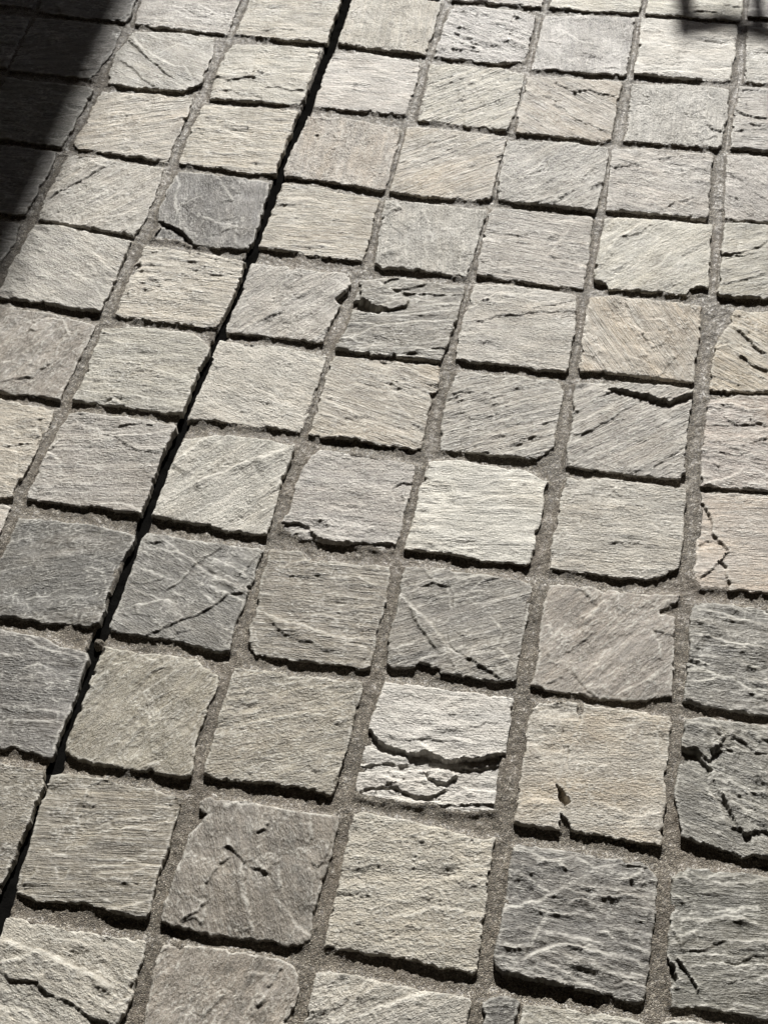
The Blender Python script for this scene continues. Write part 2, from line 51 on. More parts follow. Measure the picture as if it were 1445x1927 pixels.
('B5',[(-107.0,228.9),(-50.7,232.2),(21.6,235.5),(24.4,227.0),(26.0,196.1),(17.6,185.8),(21.8,177.0),(22.7,130.1),(23.3,100.1),(16.0,98.9),(-23.3,97.8),(-58.5,99.9),(-106.2,97.4),(-111.1,99.1),(-109.8,112.8),(-109.6,187.7),(-111.3,215.4)],('P',-13.6,1.0,0.4,-0.3,10,0.2,0.6),[('d',1.8,[(-30.0,186.3),(-17.3,190.1),(-4.4,181.6),(3.4,175.4)]),('b',1.2,[(-110.3,133.2),(-91.8,130.5),(-64.3,126.4)]),('d',1.2,[(-42.8,227.5),(-32.8,223.0),(-14.2,232.4)]),('d',1.0,[(-112.8,202.9),(-103.2,210.8)]),('b',1.5,[(-83.3,102.7),(-57.6,105.7),(-37.1,102.1)])]),
('B6',[(-91.5,80.9),(-41.2,81.4),(22.3,75.4),(22.6,67.4),(23.0,39.6),(22.5,7.5),(23.9,-31.1),(19.4,-50.5),(7.3,-52.0),(-38.3,-51.2),(-75.4,-51.8),(-108.4,-45.6),(-111.3,-34.0),(-104.8,-15.9),(-106.2,41.5),(-101.2,65.2)],('g',3.7,1.3,0.15,0,12,0.4,0.3),[('p',-3.0,[(-117.9,-33.2),(-91.0,-31.0),(-77.4,-35.2),(-68.7,-45.4),(-46.4,-51.8),(17.4,-40.4),(28.1,-52.6),(-35.4,-64.0),(-110.7,-62.0)]),('p',-1.8,[(2.2,36.0),(8.9,45.4),(25.5,46.9),(27.8,35.0),(14.0,29.9),(20.1,20.1),(12.5,16.1),(3.8,28.1)]),('b',1.5,[(-95.5,60.4),(-88.2,75.9)]),('d',1.0,[(-107.9,30.3),(-68.8,28.9),(-40.6,36.6)])]),
('B7',[(-112.0,-72.5),(-77.7,-70.1),(-68.7,-80.3),(-49.2,-76.8),(19.6,-71.8),(24.2,-86.2),(27.0,-137.2),(26.1,-202.1),(23.7,-206.5),(8.2,-207.4),(-58.2,-208.9),(-93.9,-207.4),(-105.4,-196.8),(-108.8,-176.9),(-108.1,-161.6),(-113.7,-108.1)],('T',4.2,1.0,0.35,0,12,0.14,0.3),[('b',2.5,[(-92.5,-158.5),(-77.3,-163.0),(-58.9,-164.4),(-42.0,-168.5),(-21.4,-171.8),(-1.6,-171.7),(23.0,-167.2)]),('d',2.2,[(-91.4,-163.1),(-78.3,-175.1),(-60.6,-182.4),(-38.1,-185.4),(-24.9,-191.1),(-7.2,-191.3)]),('d',1.2,[(-40.9,-129.9),(-33.4,-127.3),(-19.1,-128.4)]),('b',1.5,[(-72.0,-75.7),(-66.3,-82.3),(-49.0,-76.6)]),('b',1.2,[(-109.3,-132.4),(-93.1,-132.0)]),('d',1.0,[(-7.4,-79.3),(11.3,-80.9)]),('b',1.0,[(-6.1,-178.4),(13.8,-179.4),(24.6,-184.4)]),('d',1.0,[(-14.6,-139.6),(1.3,-139.2)])]),
('B8',[(-110.4,-229.7),(-93.1,-225.9),(-46.7,-225.9),(24.0,-221.5),(25.2,-229.7),(23.5,-283.0),(23.1,-301.4),(22.3,-319.7),(22.3,-336.3),(19.2,-353.3),(16.8,-354.4),(2.9,-351.7),(-22.8,-353.5),(-41.4,-352.3),(-62.3,-354.4),(-99.7,-356.0),(-109.8,-353.1),(-110.1,-344.2),(-110.8,-292.1),(-112.2,-243.8)],('t',21.9,1.4,0.15,0,12,0.38,0.3),[('d',2.0,[(17.4,-343.7),(21.4,-328.6),(25.0,-323.8)]),('b',1.2,[(-47.7,-227.3),(-29.6,-221.7),(-14.1,-221.2)])]),
('B9',[(-104.6,-382.8),(-95.3,-375.8),(-54.2,-375.1),(0.8,-374.7),(31.5,-373.0),(33.2,-380.6),(33.3,-413.7),(29.5,-459.4),(32.0,-500.1),(27.5,-502.5),(15.1,-508.9),(-10.5,-510.2),(-36.4,-511.0),(-66.2,-512.5),(-91.3,-510.0),(-106.3,-507.7),(-108.8,-504.5),(-108.2,-470.3),(-105.5,-424.1),(-95.3,-394.9),(-103.0,-392.3)],('T',-66.0,1.3,0.08,0,12,0.15,0.3),[('d',4.0,[(-86.4,-502.2),(-76.5,-494.0),(-71.1,-484.8)]),('b',1.2,[(-75.5,-466.2),(-72.0,-478.5)]),('d',3.5,[(-74.6,-466.0),(-71.6,-454.2),(-68.5,-446.1)]),('d',2.5,[(-69.5,-442.5),(-60.2,-436.9)]),('d',4.0,[(-68.3,-426.9),(-61.4,-425.6),(-52.6,-431.7),(-45.0,-439.8)]),('b',1.5,[(-46.3,-441.9),(-37.5,-468.3),(-28.8,-481.3),(-17.9,-502.7)]),('d',2.0,[(-88.2,-505.3),(-78.3,-499.8),(-68.3,-504.2)]),('d',3.0,[(-38.7,-434.8),(-30.0,-440.7),(-21.8,-444.8)]),('b',1.5,[(6.5,-383.7),(11.7,-398.4),(8.8,-408.6)]),('d',2.0,[(11.4,-419.7),(22.5,-429.0),(28.9,-418.3),(30.3,-400.8)]),('d',2.0,[(-42.6,-405.7),(-35.1,-399.4),(-33.6,-391.2)]),('d',2.5,[(-37.7,-440.3),(-23.3,-444.2)]),('b',1.5,[(-85.7,-377.0),(-76.6,-383.3),(-69.6,-375.0)]),('d',1.5,[(-42.5,-404.6),(-34.5,-400.2)]),('x',5.0,[(-25.7,-393.7),(-21.0,-382.9),(-9.4,-408.2),(-12.1,-433.6),(-9.8,-450.1),(12.3,-445.9),(12.1,-459.9),(20.2,-472.1),(4.1,-434.3)])]),
('B10',[(-98.5,-526.9),(-63.3,-522.8),(-16.3,-520.5),(9.7,-521.1),(24.5,-524.9),(32.3,-536.8),(32.8,-547.1),(30.3,-570.9),(28.1,-617.9),(-102.3,-631.3),(-94.8,-603.9),(-100.9,-553.7),(-99.8,-535.8)],('t',74.7,1.0,0.1,0,12,0.22,0.3),[('d',2.0,[(-44.3,-588.7),(-39.0,-577.7),(-30.8,-564.3)]),('b',1.5,[(-8.8,-576.9),(-3.4,-552.3),(1.4,-541.1)]),('d',2.5,[(-0.8,-568.7),(6.4,-560.6)]),('d',2.0,[(-0.4,-568.6),(8.0,-562.0)]),('d',2.0,[(5.3,-551.5),(11.2,-541.0),(13.2,-528.5)]),('b',1.2,[(-11.6,-538.4),(0.2,-537.9)]),('d',1.2,[(-98.8,-537.6),(-91.4,-527.3)]),('x',4.0,[(-32.6,-538.9),(-13.2,-547.3),(-15.7,-569.9)])]),
('C-1',[(46.9,1143.2),(189.7,1149.4),(188.6,1045.7),(186.9,1012.7),(122.5,1007.0),(51.3,1007.4),(52.3,1024.8)],('L',-0.2,1.0,0.2,0,12,0.25,0.3),[]),
('C0',[(47.3,982.7),(122.2,995.6),(182.7,997.9),(184.9,991.3),(183.2,857.5),(180.7,852.0),(111.7,850.2),(47.7,846.6),(47.8,857.2),(47.7,927.0)],('l',-80.4,1.0,0.12,0,12,0.25,0.15),[('d',1.5,[(50.5,917.7),(68.5,915.9),(82.6,912.4)]),('b',1.5,[(83.8,946.7),(108.2,926.7),(130.7,920.9)]),('d',1.5,[(117.3,895.5),(131.1,893.0),(142.7,885.7)]),('d',1.8,[(150.4,864.1),(166.0,868.8),(171.9,862.9)]),('d',1.2,[(136.7,964.4),(152.9,967.0)]),('d',1.2,[(107.6,931.4),(126.7,932.0)]),('d',1.0,[(80.5,950.9),(90.6,981.4)]),('b',1.0,[(45.0,907.5),(68.9,892.5),(73.9,874.9)]),('d',1.0,[(61.8,967.3),(72.4,971.3)])]),
('C1',[(42.4,828.8),(79.3,830.8),(176.9,837.2),(180.8,828.8),(178.7,746.0),(178.0,703.8),(168.7,695.1),(130.1,697.2),(46.6,699.3),(43.7,729.3),(44.0,780.4)],('P',-32.8,1.0,0.4,-0.4,12,0.18,0.7),[('d',3.5,[(82.9,826.4),(90.1,812.0),(109.6,804.1),(118.4,796.7)]),('d',3.0,[(113.3,795.9),(135.5,808.2),(154.8,800.3),(175.8,799.3)]),('d',2.0,[(64.4,785.9),(83.4,782.4),(95.0,773.4)]),('d',2.5,[(87.6,770.0),(110.3,756.4),(125.6,737.6),(152.8,725.2),(177.0,714.5)]),('d',1.5,[(46.3,746.2),(66.5,732.4),(85.1,710.1)])]),
('C2',[(39.3,677.8),(106.8,682.8),(175.1,683.2),(177.8,671.9),(179.7,620.4),(174.4,553.0),(172.8,548.4),(123.9,550.1),(49.8,550.0),(43.2,551.1),(37.5,597.2),(36.9,669.1)],('g',50.5,1.3,0.2,0.5,15,0.38,0.3),[('d',2.0,[(53.8,589.9),(72.8,596.9),(85.6,612.7),(96.9,622.5)]),('d',2.0,[(153.5,577.2),(167.3,596.8),(178.2,610.2)]),('d',1.8,[(118.8,550.6),(133.0,573.8),(146.2,587.5)]),('d',1.5,[(94.2,550.3),(109.8,562.4),(127.2,580.6)]),('d',1.2,[(99.0,587.5),(116.1,609.8),(119.0,626.1)]),('b',1.5,[(46.9,602.5),(58.7,590.7),(70.1,598.4)])]),
('C3',[(39.0,531.7),(91.2,534.9),(169.0,538.0),(172.6,531.1),(176.1,470.6),(176.6,412.9),(175.5,399.8),(143.5,397.3),(72.8,398.4),(38.9,400.7),(37.8,411.6),(36.6,457.7),(35.3,519.2)],('g',-5.4,1.0,0.4,-0.35,9,0.25,0.3),[('b',1.5,[(122.8,446.8),(133.1,477.2),(145.6,512.1)]),('d',1.2,[(113.1,447.8),(136.8,448.2),(159.6,455.6)]),('d',1.0,[(49.9,426.6),(67.2,422.4)])]),
('C4',[(37.8,382.5),(74.0,390.6),(120.9,389.6),(168.0,383.8),(171.3,378.5),(174.8,322.6),(174.0,254.5),(171.5,248.7),(140.2,247.8),(95.6,248.2),(38.4,247.5),(36.5,266.4),(35.5,327.4),(37.2,361.6)],('g',2.6,1.0,0.15,0,12,0.3,0.4),[('d',2.0,[(117.4,348.7),(136.8,358.7),(154.4,365.0),(169.4,374.3)]),('d',2.0,[(83.2,329.6),(100.8,335.9),(122.6,344.6),(149.8,347.6),(172.0,353.0)]),('d',2.5,[(34.8,344.8),(48.2,348.7),(63.5,354.7)]),('b',2.5,[(36.4,335.0),(50.2,350.7),(62.2,362.9)]),('d',1.8,[(38.0,312.1),(60.2,317.5),(76.6,330.2),(102.3,336.2)]),('b',2.0,[(77.3,368.8),(96.0,368.6),(112.8,364.7)])]),
('C5',[(42.7,230.1),(117.0,234.8),(165.0,235.1),(172.6,230.2),(173.5,203.3),(172.9,168.1),(173.4,130.6),(166.3,119.5),(156.7,108.8),(138.7,106.4),(117.3,105.2),(94.1,103.5),(43.5,102.0),(44.5,110.5),(38.0,150.5),(38.3,192.1)],('G',29.5,1.0,0.5,-0.5,10,0.18,0.3),[('d',2.0,[(41.9,183.6),(51.1,194.3),(72.7,198.0)]),('d',1.8,[(127.6,122.3),(144.8,136.7),(162.8,145.7)]),('d',1.2,[(107.3,171.1),(127.7,180.6),(147.0,198.8)])]),
('C6',[(34.3,80.8),(40.5,84.3),(64.8,90.2),(120.1,87.0),(145.9,85.9),(173.7,77.3),(171.6,65.8),(173.2,23.5),(171.4,-36.5),(169.9,-41.9),(166.1,-44.1),(140.3,-46.5),(114.2,-46.8),(87.8,-43.5),(31.3,-47.6),(31.8,-40.9),(33.3,-5.2),(33.0,9.3),(33.1,47.7)],('W',7.5,1.0,0.28,-0.15,9,0.15,0.3),[('p',-1.6,[(32.0,52.2),(36.4,57.1),(43.3,54.2),(42.9,44.5),(35.0,41.8)]),('x',0.7,[(133.6,55.1),(60.4,17.9)])]),
('C7',[(37.2,-68.6),(71.2,-65.4),(142.7,-62.0),(173.0,-64.4),(176.8,-70.9),(177.1,-121.7),(176.6,-191.6),(172.1,-194.4),(163.1,-196.7),(113.8,-197.9),(96.9,-199.1),(94.0,-192.4),(78.0,-190.1),(67.4,-195.9),(49.1,-199.3),(41.7,-196.0),(38.8,-167.8),(37.3,-110.9)],('N',28.0,1.0,0.25,0.4,14,0.18,0.3),[('d',2.5,[(53.5,-100.6),(59.9,-92.1),(75.1,-86.9),(87.1,-87.2)]),('d',2.0,[(63.1,-76.6),(70.3,-82.8),(86.3,-82.4)]),('g',1.8,[(87.7,-84.6),(94.5,-100.6),(96.9,-114.7)]),('b',2.5,[(38.5,-105.8),(50.4,-115.8),(62.7,-128.1),(78.2,-137.2),(88.3,-149.5),(98.7,-164.0)]),('d',2.5,[(50.4,-115.8),(57.4,-131.4),(65.7,-144.2),(80.5,-160.3),(90.0,-170.2)]),('d',2.0,[(99.3,-145.2),(106.8,-143.8),(117.4,-148.9)]),('d',3.0,[(119.7,-174.0),(134.2,-180.5),(150.5,-186.6),(161.1,-193.6)]),('d',1.8,[(101.0,-177.4),(110.0,-184.9),(117.9,-197.0)]),('b',1.2,[(37.9,-172.7),(48.2,-175.5),(62.4,-168.3),(69.1,-162.4)]),('b',1.8,[(146.7,-124.8),(156.0,-134.9),(152.8,-151.8),(166.7,-167.7)]),('b',1.2,[(73.3,-184.7),(91.3,-176.9)]),('g',1.5,[(97.8,-147.8),(104.7,-165.2),(117.5,-172.1)]),('b',1.0,[(101.0,-74.8),(119.7,-66.5),(137.6,-65.7)]),('d',1.0,[(124.8,-73.0),(136.0,-68.5)])]),
('C8',[(44.8,-217.0),(78.6,-214.1),(176.9,-212.1),(178.4,-215.0),(179.0,-287.0),(179.9,-340.7),(173.1,-343.7),(156.2,-347.4),(126.1,-350.2),(117.7,-344.3),(104.1,-349.7),(50.4,-351.0),(42.9,-350.7),(40.5,-337.1),(40.8,-308.4),(39.5,-255.7),(42.5,-232.9)],('W',7.1,1.2,0.2,0,12,0.28,0.3),[('p',-6.2,[(27.5,-279.5),(42.0,-276.8),(55.4,-287.1),(67.6,-292.3),(84.9,-295.4),(104.2,-289.7),(121.7,-294.8),(148.5,-290.9),(182.7,-275.2),(193.1,-345.2),(47.5,-372.4)]),('p',2.2,[(30.6,-293.8),(45.0,-291.2),(57.4,-297.3),(85.7,-299.4),(87.0,-306.4),(63.5,-308.7),(35.8,-318.0)]),('d',2.0,[(61.5,-280.7),(78.6,-281.8),(99.6,-274.7),(119.9,-274.2),(139.3,-268.5)]),('p',2.6,[(33.6,-325.3),(51.0,-320.0),(68.6,-315.7),(102.3,-309.5),(106.8,-318.9),(117.6,-323.0),(128.5,-323.0),(119.3,-332.8),(102.2,-338.0),(83.5,-335.4),(68.6,-334.1),(37.9,-344.9)]),('p',3.6,[(103.9,-308.1),(114.2,-304.2),(125.0,-303.2),(135.2,-309.5),(126.0,-319.4),(117.0,-320.1),(107.3,-316.8)]),('p',2.2,[(130.4,-291.8),(175.4,-275.2),(174.0,-290.0),(149.8,-298.6),(135.5,-300.2)]),('p',1.6,[(38.3,-346.9),(69.0,-336.1),(85.6,-337.1),(100.9,-341.3),(120.2,-337.7),(136.8,-329.5),(146.0,-319.8),(180.0,-317.5),(182.1,-331.2),(121.2,-343.5),(114.9,-348.1),(104.7,-351.5),(39.6,-352.7)]),('p',0.9,[(120.9,-341.5),(181.8,-329.2),(183.8,-342.7),(158.5,-351.4),(122.8,-352.1)]),('d',2.0,[(67.6,-329.2),(75.3,-330.9),(81.7,-326.6)]),('d',2.0,[(85.2,-335.1),(98.8,-339.6),(120.0,-336.7),(135.1,-329.9)]),('d',1.5,[(133.1,-253.6),(144.5,-254.7),(154.5,-247.5),(168.8,-243.8)]),('d',1.2,[(71.9,-227.8),(81.7,-229.3),(88.9,-226.9)]),('d',1.2,[(43.8,-230.7),(59.0,-230.2),(74.0,-228.5)]),('b',2.0,[(91.1,-279.5),(103.6,-286.6),(109.5,-288.7)])]),
('C9',[(43.7,-366.7),(56.8,-364.2),(125.3,-366.3),(161.8,-372.4),(182.6,-368.5),(183.2,-372.3),(183.2,-407.9),(185.8,-497.7),(185.5,-501.7),(181.8,-502.9),(149.8,-502.0),(102.5,-502.0),(46.0,-505.1),(45.6,-492.4),(46.1,-454.6),(44.6,-392.1)],('p',10.7,0.8,0.05,0,12,0.62,0.3),[]),
('C10',[(45.5,-528.4),(56.5,-525.3),(120.8,-525.4),(183.6,-525.2),(184.7,-528.8),(187.1,-596.4),(37.7,-609.1),(45.0,-575.7),(45.5,-549.6)],('g',36.2,1.0,0.1,0,12,0.5,0.3),[('b',2.5,[(82.8,-544.3),(88.7,-533.0),(93.8,-525.2)]),('b',2.5,[(99.9,-554.4),(116.2,-544.7),(130.9,-535.1),(149.2,-526.6)]),('b',1.5,[(45.8,-551.4),(56.5,-539.2),(57.8,-530.4)]),('d',1.2,[(85.1,-547.2),(87.3,-541.8)])]),
('D-1',[(196.2,1150.4),(346.6,1158.0),(339.8,1068.9),(339.9,1022.2),(334.8,1014.4),(273.6,1011.9),(247.3,1013.5),(196.3,1014.1),(197.3,1047.1)],('L',-0.2,1.0,0.2,0,12,0.25,0.3),[('d',2.5,[(310.6,1054.5),(327.3,1049.7),(335.3,1053.4)]),('d',4.0,[(265.8,1025.5),(284.6,1030.9),(309.5,1027.4)])]),
('D0',[(192.1,999.4),(248.2,1002.4),(333.9,1001.8),(335.3,991.0),(335.0,911.5),(332.3,865.6),(319.8,859.8),(259.4,859.2),(194.5,859.3),(194.5,875.0),(195.1,925.6)],('W',3.7,1.0,0.2,-0.4,12,0.28,0.3),[('d',2.0,[(195.9,976.0),(218.5,967.6),(227.1,961.8)]),('d',1.2,[(233.6,981.8),(249.9,982.0)]),('d',1.8,[(284.2,956.5),(308.5,955.6),(332.6,954.7)]),('d',1.2,[(317.2,899.4),(330.5,897.0)]),('d',1.0,[(224.9,894.0),(256.0,903.4)])]),
('D1',[(194.7,833.6),(260.5,844.0),(330.5,844.9),(332.5,835.1),(332.3,775.5),(329.4,714.0),(324.0,707.3),(271.3,705.8),(195.2,700.6),(197.0,720.0),(195.5,787.0)],('l',-88.6,1.0,0.1,0,12,0.45,0.15),[('d',3.5,[(302.6,763.9),(311.2,748.6),(326.7,742.8)]),('d',1.8,[(290.9,714.4),(305.4,722.8),(322.4,731.8)]),('b',1.5,[(301.9,812.8),(306.1,787.8),(302.5,766.0)]),('d',1.5,[(278.5,745.4),(286.8,736.3)]),('d',1.2,[(261.0,806.3),(271.9,799.4)]),('d',1.5,[(197.0,770.3),(207.2,771.9),(218.5,761.0)]),('b',1.5,[(297.3,842.6),(306.7,817.9),(314.6,814.9)])]),
('D2',[(181.3,679.5),(232.5,692.5),(318.6,691.2),(318.6,679.7),(319.1,627.5),(322.0,562.2),(318.9,556.4),(254.6,555.4),(187.8,551.9),(187.6,567.2),(183.0,636.9)],('g',-14.1,1.0,0.2,0.4,14,0.35,0.4),[('d',2.0,[(238.5,665.4),(254.2,672.0),(273.5,679.1)]),('d',1.8,[(261.0,562.7),(274.0,579.9),(290.3,588.3),(304.3,596.3)]),('d',1.5,[(186.5,601.9),(200.1,613.8),(212.8,610.1)]),('d',1.8,[(187.3,641.2),(201.8,645.5),(215.9,653.8)]),('d',1.2,[(307.9,649.0),(314.2,665.8)])]),
('D3',[(187.7,533.6),(221.8,541.4),(326.5,545.9),(329.4,470.6),(329.1,424.7),(308.1,421.2),(304.6,406.8),(294.7,406.2),(208.0,402.3),(206.0,408.9),(187.5,417.7),(186.5,426.5),(186.7,467.2),(186.4,514.2)],('L',48.3,1.0,0.15,0,12,0.25,0.3),[('b',2.0,[(193.9,465.8),(203.3,488.9),(224.6,514.2),(237.0,534.6)]),('d',2.5,[(202.8,494.2),(223.3,503.0),(239.0,512.9),(251.3,535.1)]),('d',1.5,[(192.1,439.9),(201.8,459.1),(208.0,467.2)]),('b',1.0,[(254.8,443.4),(267.4,459.5),(275.2,478.4)]),('b',1.0,[(286.8,421.2),(297.3,433.3)])]),
('D4',[(184.7,383.7),(214.0,390.5),(324.1,390.8),(325.0,322.2),(323.7,259.9),(320.7,257.6),(249.5,257.7),(189.3,255.4),(186.2,260.2),(186.0,266.5),(184.9,319.6)],('w',-57.3,1.0,0.45,0.25,12,0.22,0.7),[('d',1.5,[(227.8,387.5),(239.4,362.8),(253.3,335.7),(264.2,315.0)]),('b',1.5,[(262.9,353.6),(280.7,356.6),(293.4,339.3)]),('d',1.0,[(285.8,321.9),(293.4,339.3)]),('d',1.5,[(267.4,304.4),(282.1,313.3)]),('d',1.8,[(291.4,391.6),(304.4,370.5),(319.4,350.2)]),('b',1.2,[(254.1,303.7),(268.3,293.5)]),('d',1.5,[(284.3,262.1),(291.4,281.8),(299.1,295.7)])]),
('D5',[(186.1,234.3),(225.4,239.4),(294.3,243.4),(323.7,243.2),(323.4,229.3),(323.8,182.6),(324.0,114.9),(318.3,104.3),(252.1,102.2),(189.9,102.5),(188.5,118.5),(189.0,159.1),(186.9,190.9)],('G',40.8,1.0,0.4,-0.45,12,0.2,0.3),[('p',4.0,[(226.3,229.2),(240.0,245.2),(328.9,246.9),(322.2,235.2),(296.8,215.9),(283.6,219.5),(259.4,224.3),(239.6,226.9)]),('d',3.0,[(239.9,224.6),(261.8,221.7),(290.5,214.8),(307.1,221.2),(322.3,233.7)]),('d',2.5,[(188.3,182.2),(201.6,197.8),(217.1,214.0),(231.1,225.4)]),('d',3.5,[(189.9,151.8),(202.6,152.6),(212.2,161.5)]),('d',2.5,[(210.5,158.3),(227.9,174.4),(243.2,191.8)]),('d',1.5,[(264.2,151.9),(280.6,157.6)]),('d',2.0,[(281.0,107.1),(294.1,123.3),(309.1,142.8),(322.7,156.4)]),('d',1.5,[(191.4,105.2),(198.6,114.9)])]),
('D6',[(193.9,84.8),(245.4,92.3),(327.4,93.3),(328.7,52.6),(327.9,-19.4),(316.7,-27.2),(306.4,-39.7),(294.7,-41.8),(239.6,-43.1),(190.5,-44.8),(189.7,-26.0),(189.8,36.4)],('g',5.0,1.0,0.25,0,12,0.3,0.3),[('d',1.8,[(204.5,-16.0),(220.1,-11.9),(238.3,-13.8)]),('d',1.8,[(248.9,-0.4),(264.5,3.7),(284.4,4.7)]),('d',1.5,[(277.1,81.8),(285.7,77.9)]),('d',1.5,[(253.6,50.8),(269.1,58.9),(283.6,56.1)]),('d',1.5,[(246.8,76.5),(256.0,67.3)]),('b',1.0,[(214.8,32.6),(219.2,12.4)])]),
('D7',[(193.3,-65.8),(202.4,-61.3),(261.5,-60.6),(330.7,-54.5),(329.7,-63.0),(314.4,-80.4),(328.6,-84.7),(330.8,-105.4),(333.1,-180.9),(324.3,-184.5),(308.4,-191.2),(275.7,-195.9),(238.1,-196.4),(191.3,-194.8),(195.4,-169.3),(192.7,-149.3),(190.6,-93.0)],('t',58.1,1.0,0.2,0,12,0.16,0.3),[('d',1.8,[(223.0,-148.3),(236.3,-132.0),(248.1,-118.2)]),('d',2.0,[(228.7,-163.3),(235.8,-175.5),(246.6,-186.9),(256.9,-196.1)]),('d',1.8,[(205.8,-191.1),(217.9,-183.2),(228.9,-165.5)]),('d',2.0,[(220.9,-68.0),(230.8,-68.7),(241.9,-80.0)]),('d',1.8,[(308.1,-105.0),(317.9,-107.9),(329.4,-109.3)]),('b',1.5,[(308.5,-109.6),(317.2,-121.9),(322.4,-139.3)]),('d',1.2,[(204.3,-165.4),(213.7,-164.9),(221.0,-162.4)]),('b',1.2,[(235.5,-108.7),(244.7,-88.0),(254.9,-74.1)]),('d',1.2,[(254.6,-71.7),(262.0,-67.9)]),('d',1.2,[(306.1,-167.1),(315.7,-169.8)]),('b',1.0,[(282.0,-187.1),(302.7,-170.0),(318.0,-153.7)]),('b',1.2,[(201.7,-117.2),(205.1,-128.3)])]),
('D8',[(197.7,-213.4),(221.4,-209.0),(241.1,-207.9),(246.2,-223.3),(247.1,-208.1),(276.8,-205.8),(333.5,-206.0),(335.4,-216.2),(335.1,-237.7),(336.5,-267.4),(337.2,-294.2),(338.2,-348.2),(336.3,-349.2),(308.7,-347.7),(260.1,-349.0),(251.7,-346.6),(240.8,-332.8),(241.3,-348.5),(196.4,-348.5),(196.6,-346.2),(197.2,-300.3),(196.4,-283.8),(195.1,-237.7)],('P',10.5,1.0,0.06,0,12,0.33,0.9),[('g',2.0,[(241.6,-207.7),(243.5,-216.0),(245.4,-224.3)]),('g',1.0,[(245.7,-226.4),(244.3,-245.9),(238.7,-259.6),(238.6,-280.4)]),('d',1.5,[(206.7,-259.2),(213.5,-262.1),(225.7,-257.8),(242.0,-256.9)]),('b',1.2,[(205.8,-259.4),(215.1,-274.4)]),('d',1.8,[(320.2,-221.3),(328.1,-228.3),(335.4,-229.1)]),('p',-10.0,[(233.1,-301.5),(239.1,-306.5),(247.6,-317.0),(243.8,-322.6),(236.9,-317.0)]),('p',-10.0,[(239.8,-332.3),(246.8,-338.9),(251.6,-349.7),(246.9,-354.4),(241.0,-341.9)]),('g',0.8,[(237.5,-272.0),(236.1,-296.9)]),('p',-1.0,[(188.5,-215.2),(241.6,-207.7),(245.7,-226.4),(238.7,-259.6),(243.0,-316.1),(198.7,-324.4)]),('d',1.0,[(301.5,-272.5),(306.4,-285.9)]),('b',1.2,[(322.4,-225.2),(328.1,-249.3)]),('g',1.0,[(241.1,-322.2),(244.9,-331.3)])]),
('D9',[(200.6,-372.9),(210.6,-368.8),(258.8,-367.5),(321.2,-369.0),(336.1,-381.3),(337.7,-399.6),(336.4,-444.4),(335.5,-496.6),(330.4,-502.9),(301.3,-501.2),(258.6,-499.1),(208.7,-496.8),(202.1,-494.6),(198.4,-482.8),(200.9,-432.3),(199.4,-378.7)],('V',0.1,1.6,0.2,1.1,12,0.25,0.3),[('b',2.8,[(221.1,-490.7),(233.7,-474.4),(250.5,-462.5),(265.1,-459.7),(283.8,-463.2),(303.5,-461.2),(320.1,-463.2),(335.3,-467.2)]),('b',2.0,[(285.2,-475.0),(298.6,-477.7),(318.5,-479.9),(336.0,-475.7)]),('b',2.0,[(246.5,-482.4),(263.7,-487.7),(282.5,-494.4),(299.2,-498.0)]),('b',2.5,[(204.6,-469.4),(214.9,-471.0),(229.3,-466.5),(237.7,-441.8)]),('b',2.0,[(237.4,-452.6),(257.3,-450.6),(274.1,-451.0),(296.1,-453.8)]),('b',2.0,[(321.0,-367.2),(328.4,-373.4),(336.0,-381.3)]),('b',2.5,[(309.4,-388.1),(321.7,-374.6)]),('b',2.0,[(199.3,-434.6),(215.6,-429.7),(231.7,-423.0),(251.8,-406.4)]),('b',2.0,[(199.5,-378.7),(210.9,-372.7),(226.1,-381.3),(248.5,-380.9),(256.3,-373.7)]),('b',1.5,[(259.9,-374.9),(277.9,-381.0),(294.5,-376.0)]),('p',-3.0,[(238.6,-497.6),(258.5,-499.0),(262.3,-503.3),(242.7,-503.7)])]),
('D10',[(232.2,-520.7),(261.0,-517.6),(325.2,-516.4),(337.0,-518.9),(336.5,-572.1),(191.6,-581.8),(194.6,-558.0),(229.6,-551.3)],('G',5.8,1.0,0.2,0,12,0.4,0.3),[]),
('D99',[(197.0,-546.6),(195.9,-528.1),(207.3,-518.7),(214.1,-516.9),(228.5,-520.9),(225.8,-541.1),(224.6,-548.9),(195.9,-554.4)],('S',20.9,1.0,0.2,0,12,0.3,0.3),[('d',1.5,[(210.6,-529.1),(216.9,-527.1),(223.5,-527.5)]),('d',1.0,[(199.1,-538.8),(209.9,-535.1)])]),
('E-1',[(348.3,1173.3),(493.7,1180.2),(491.3,1033.1),(378.7,1029.6),(349.0,1027.8),(347.7,1070.1)],('l',-0.3,1.0,0.2,0,12,0.25,0.3),[]),
('E0',[(348.5,1005.4),(380.0,997.9),(491.6,1005.6),(485.8,865.7),(385.5,866.3),(351.8,866.1),(351.9,893.2)],('l',0.3,1.0,0.2,0,12,0.25,0.3),[('d',2.5,[(350.3,999.9),(365.5,992.8),(380.6,983.3)]),('d',1.5,[(351.6,895.8),(354.9,882.8),(362.6,884.0)])]),
('E1',[(345.9,849.9),(386.0,855.0),(486.0,850.7),(482.2,706.3),(392.0,711.3),(341.1,711.2),(340.8,741.9),(342.5,803.0)],('G',4.2,1.0,0.3,-1.1,14,0.2,0.3),[('d',3.5,[(342.7,795.7),(354.6,787.0),(372.6,781.5),(388.9,784.1)]),('d',2.5,[(346.6,841.7),(367.1,844.9),(386.5,843.7)]),('d',2.5,[(352.7,774.1),(368.3,766.1),(389.8,763.3)]),('d',2.0,[(341.6,747.2),(366.4,753.3),(390.0,759.2)]),('b',2.0,[(342.4,823.6),(358.6,809.0)])]),
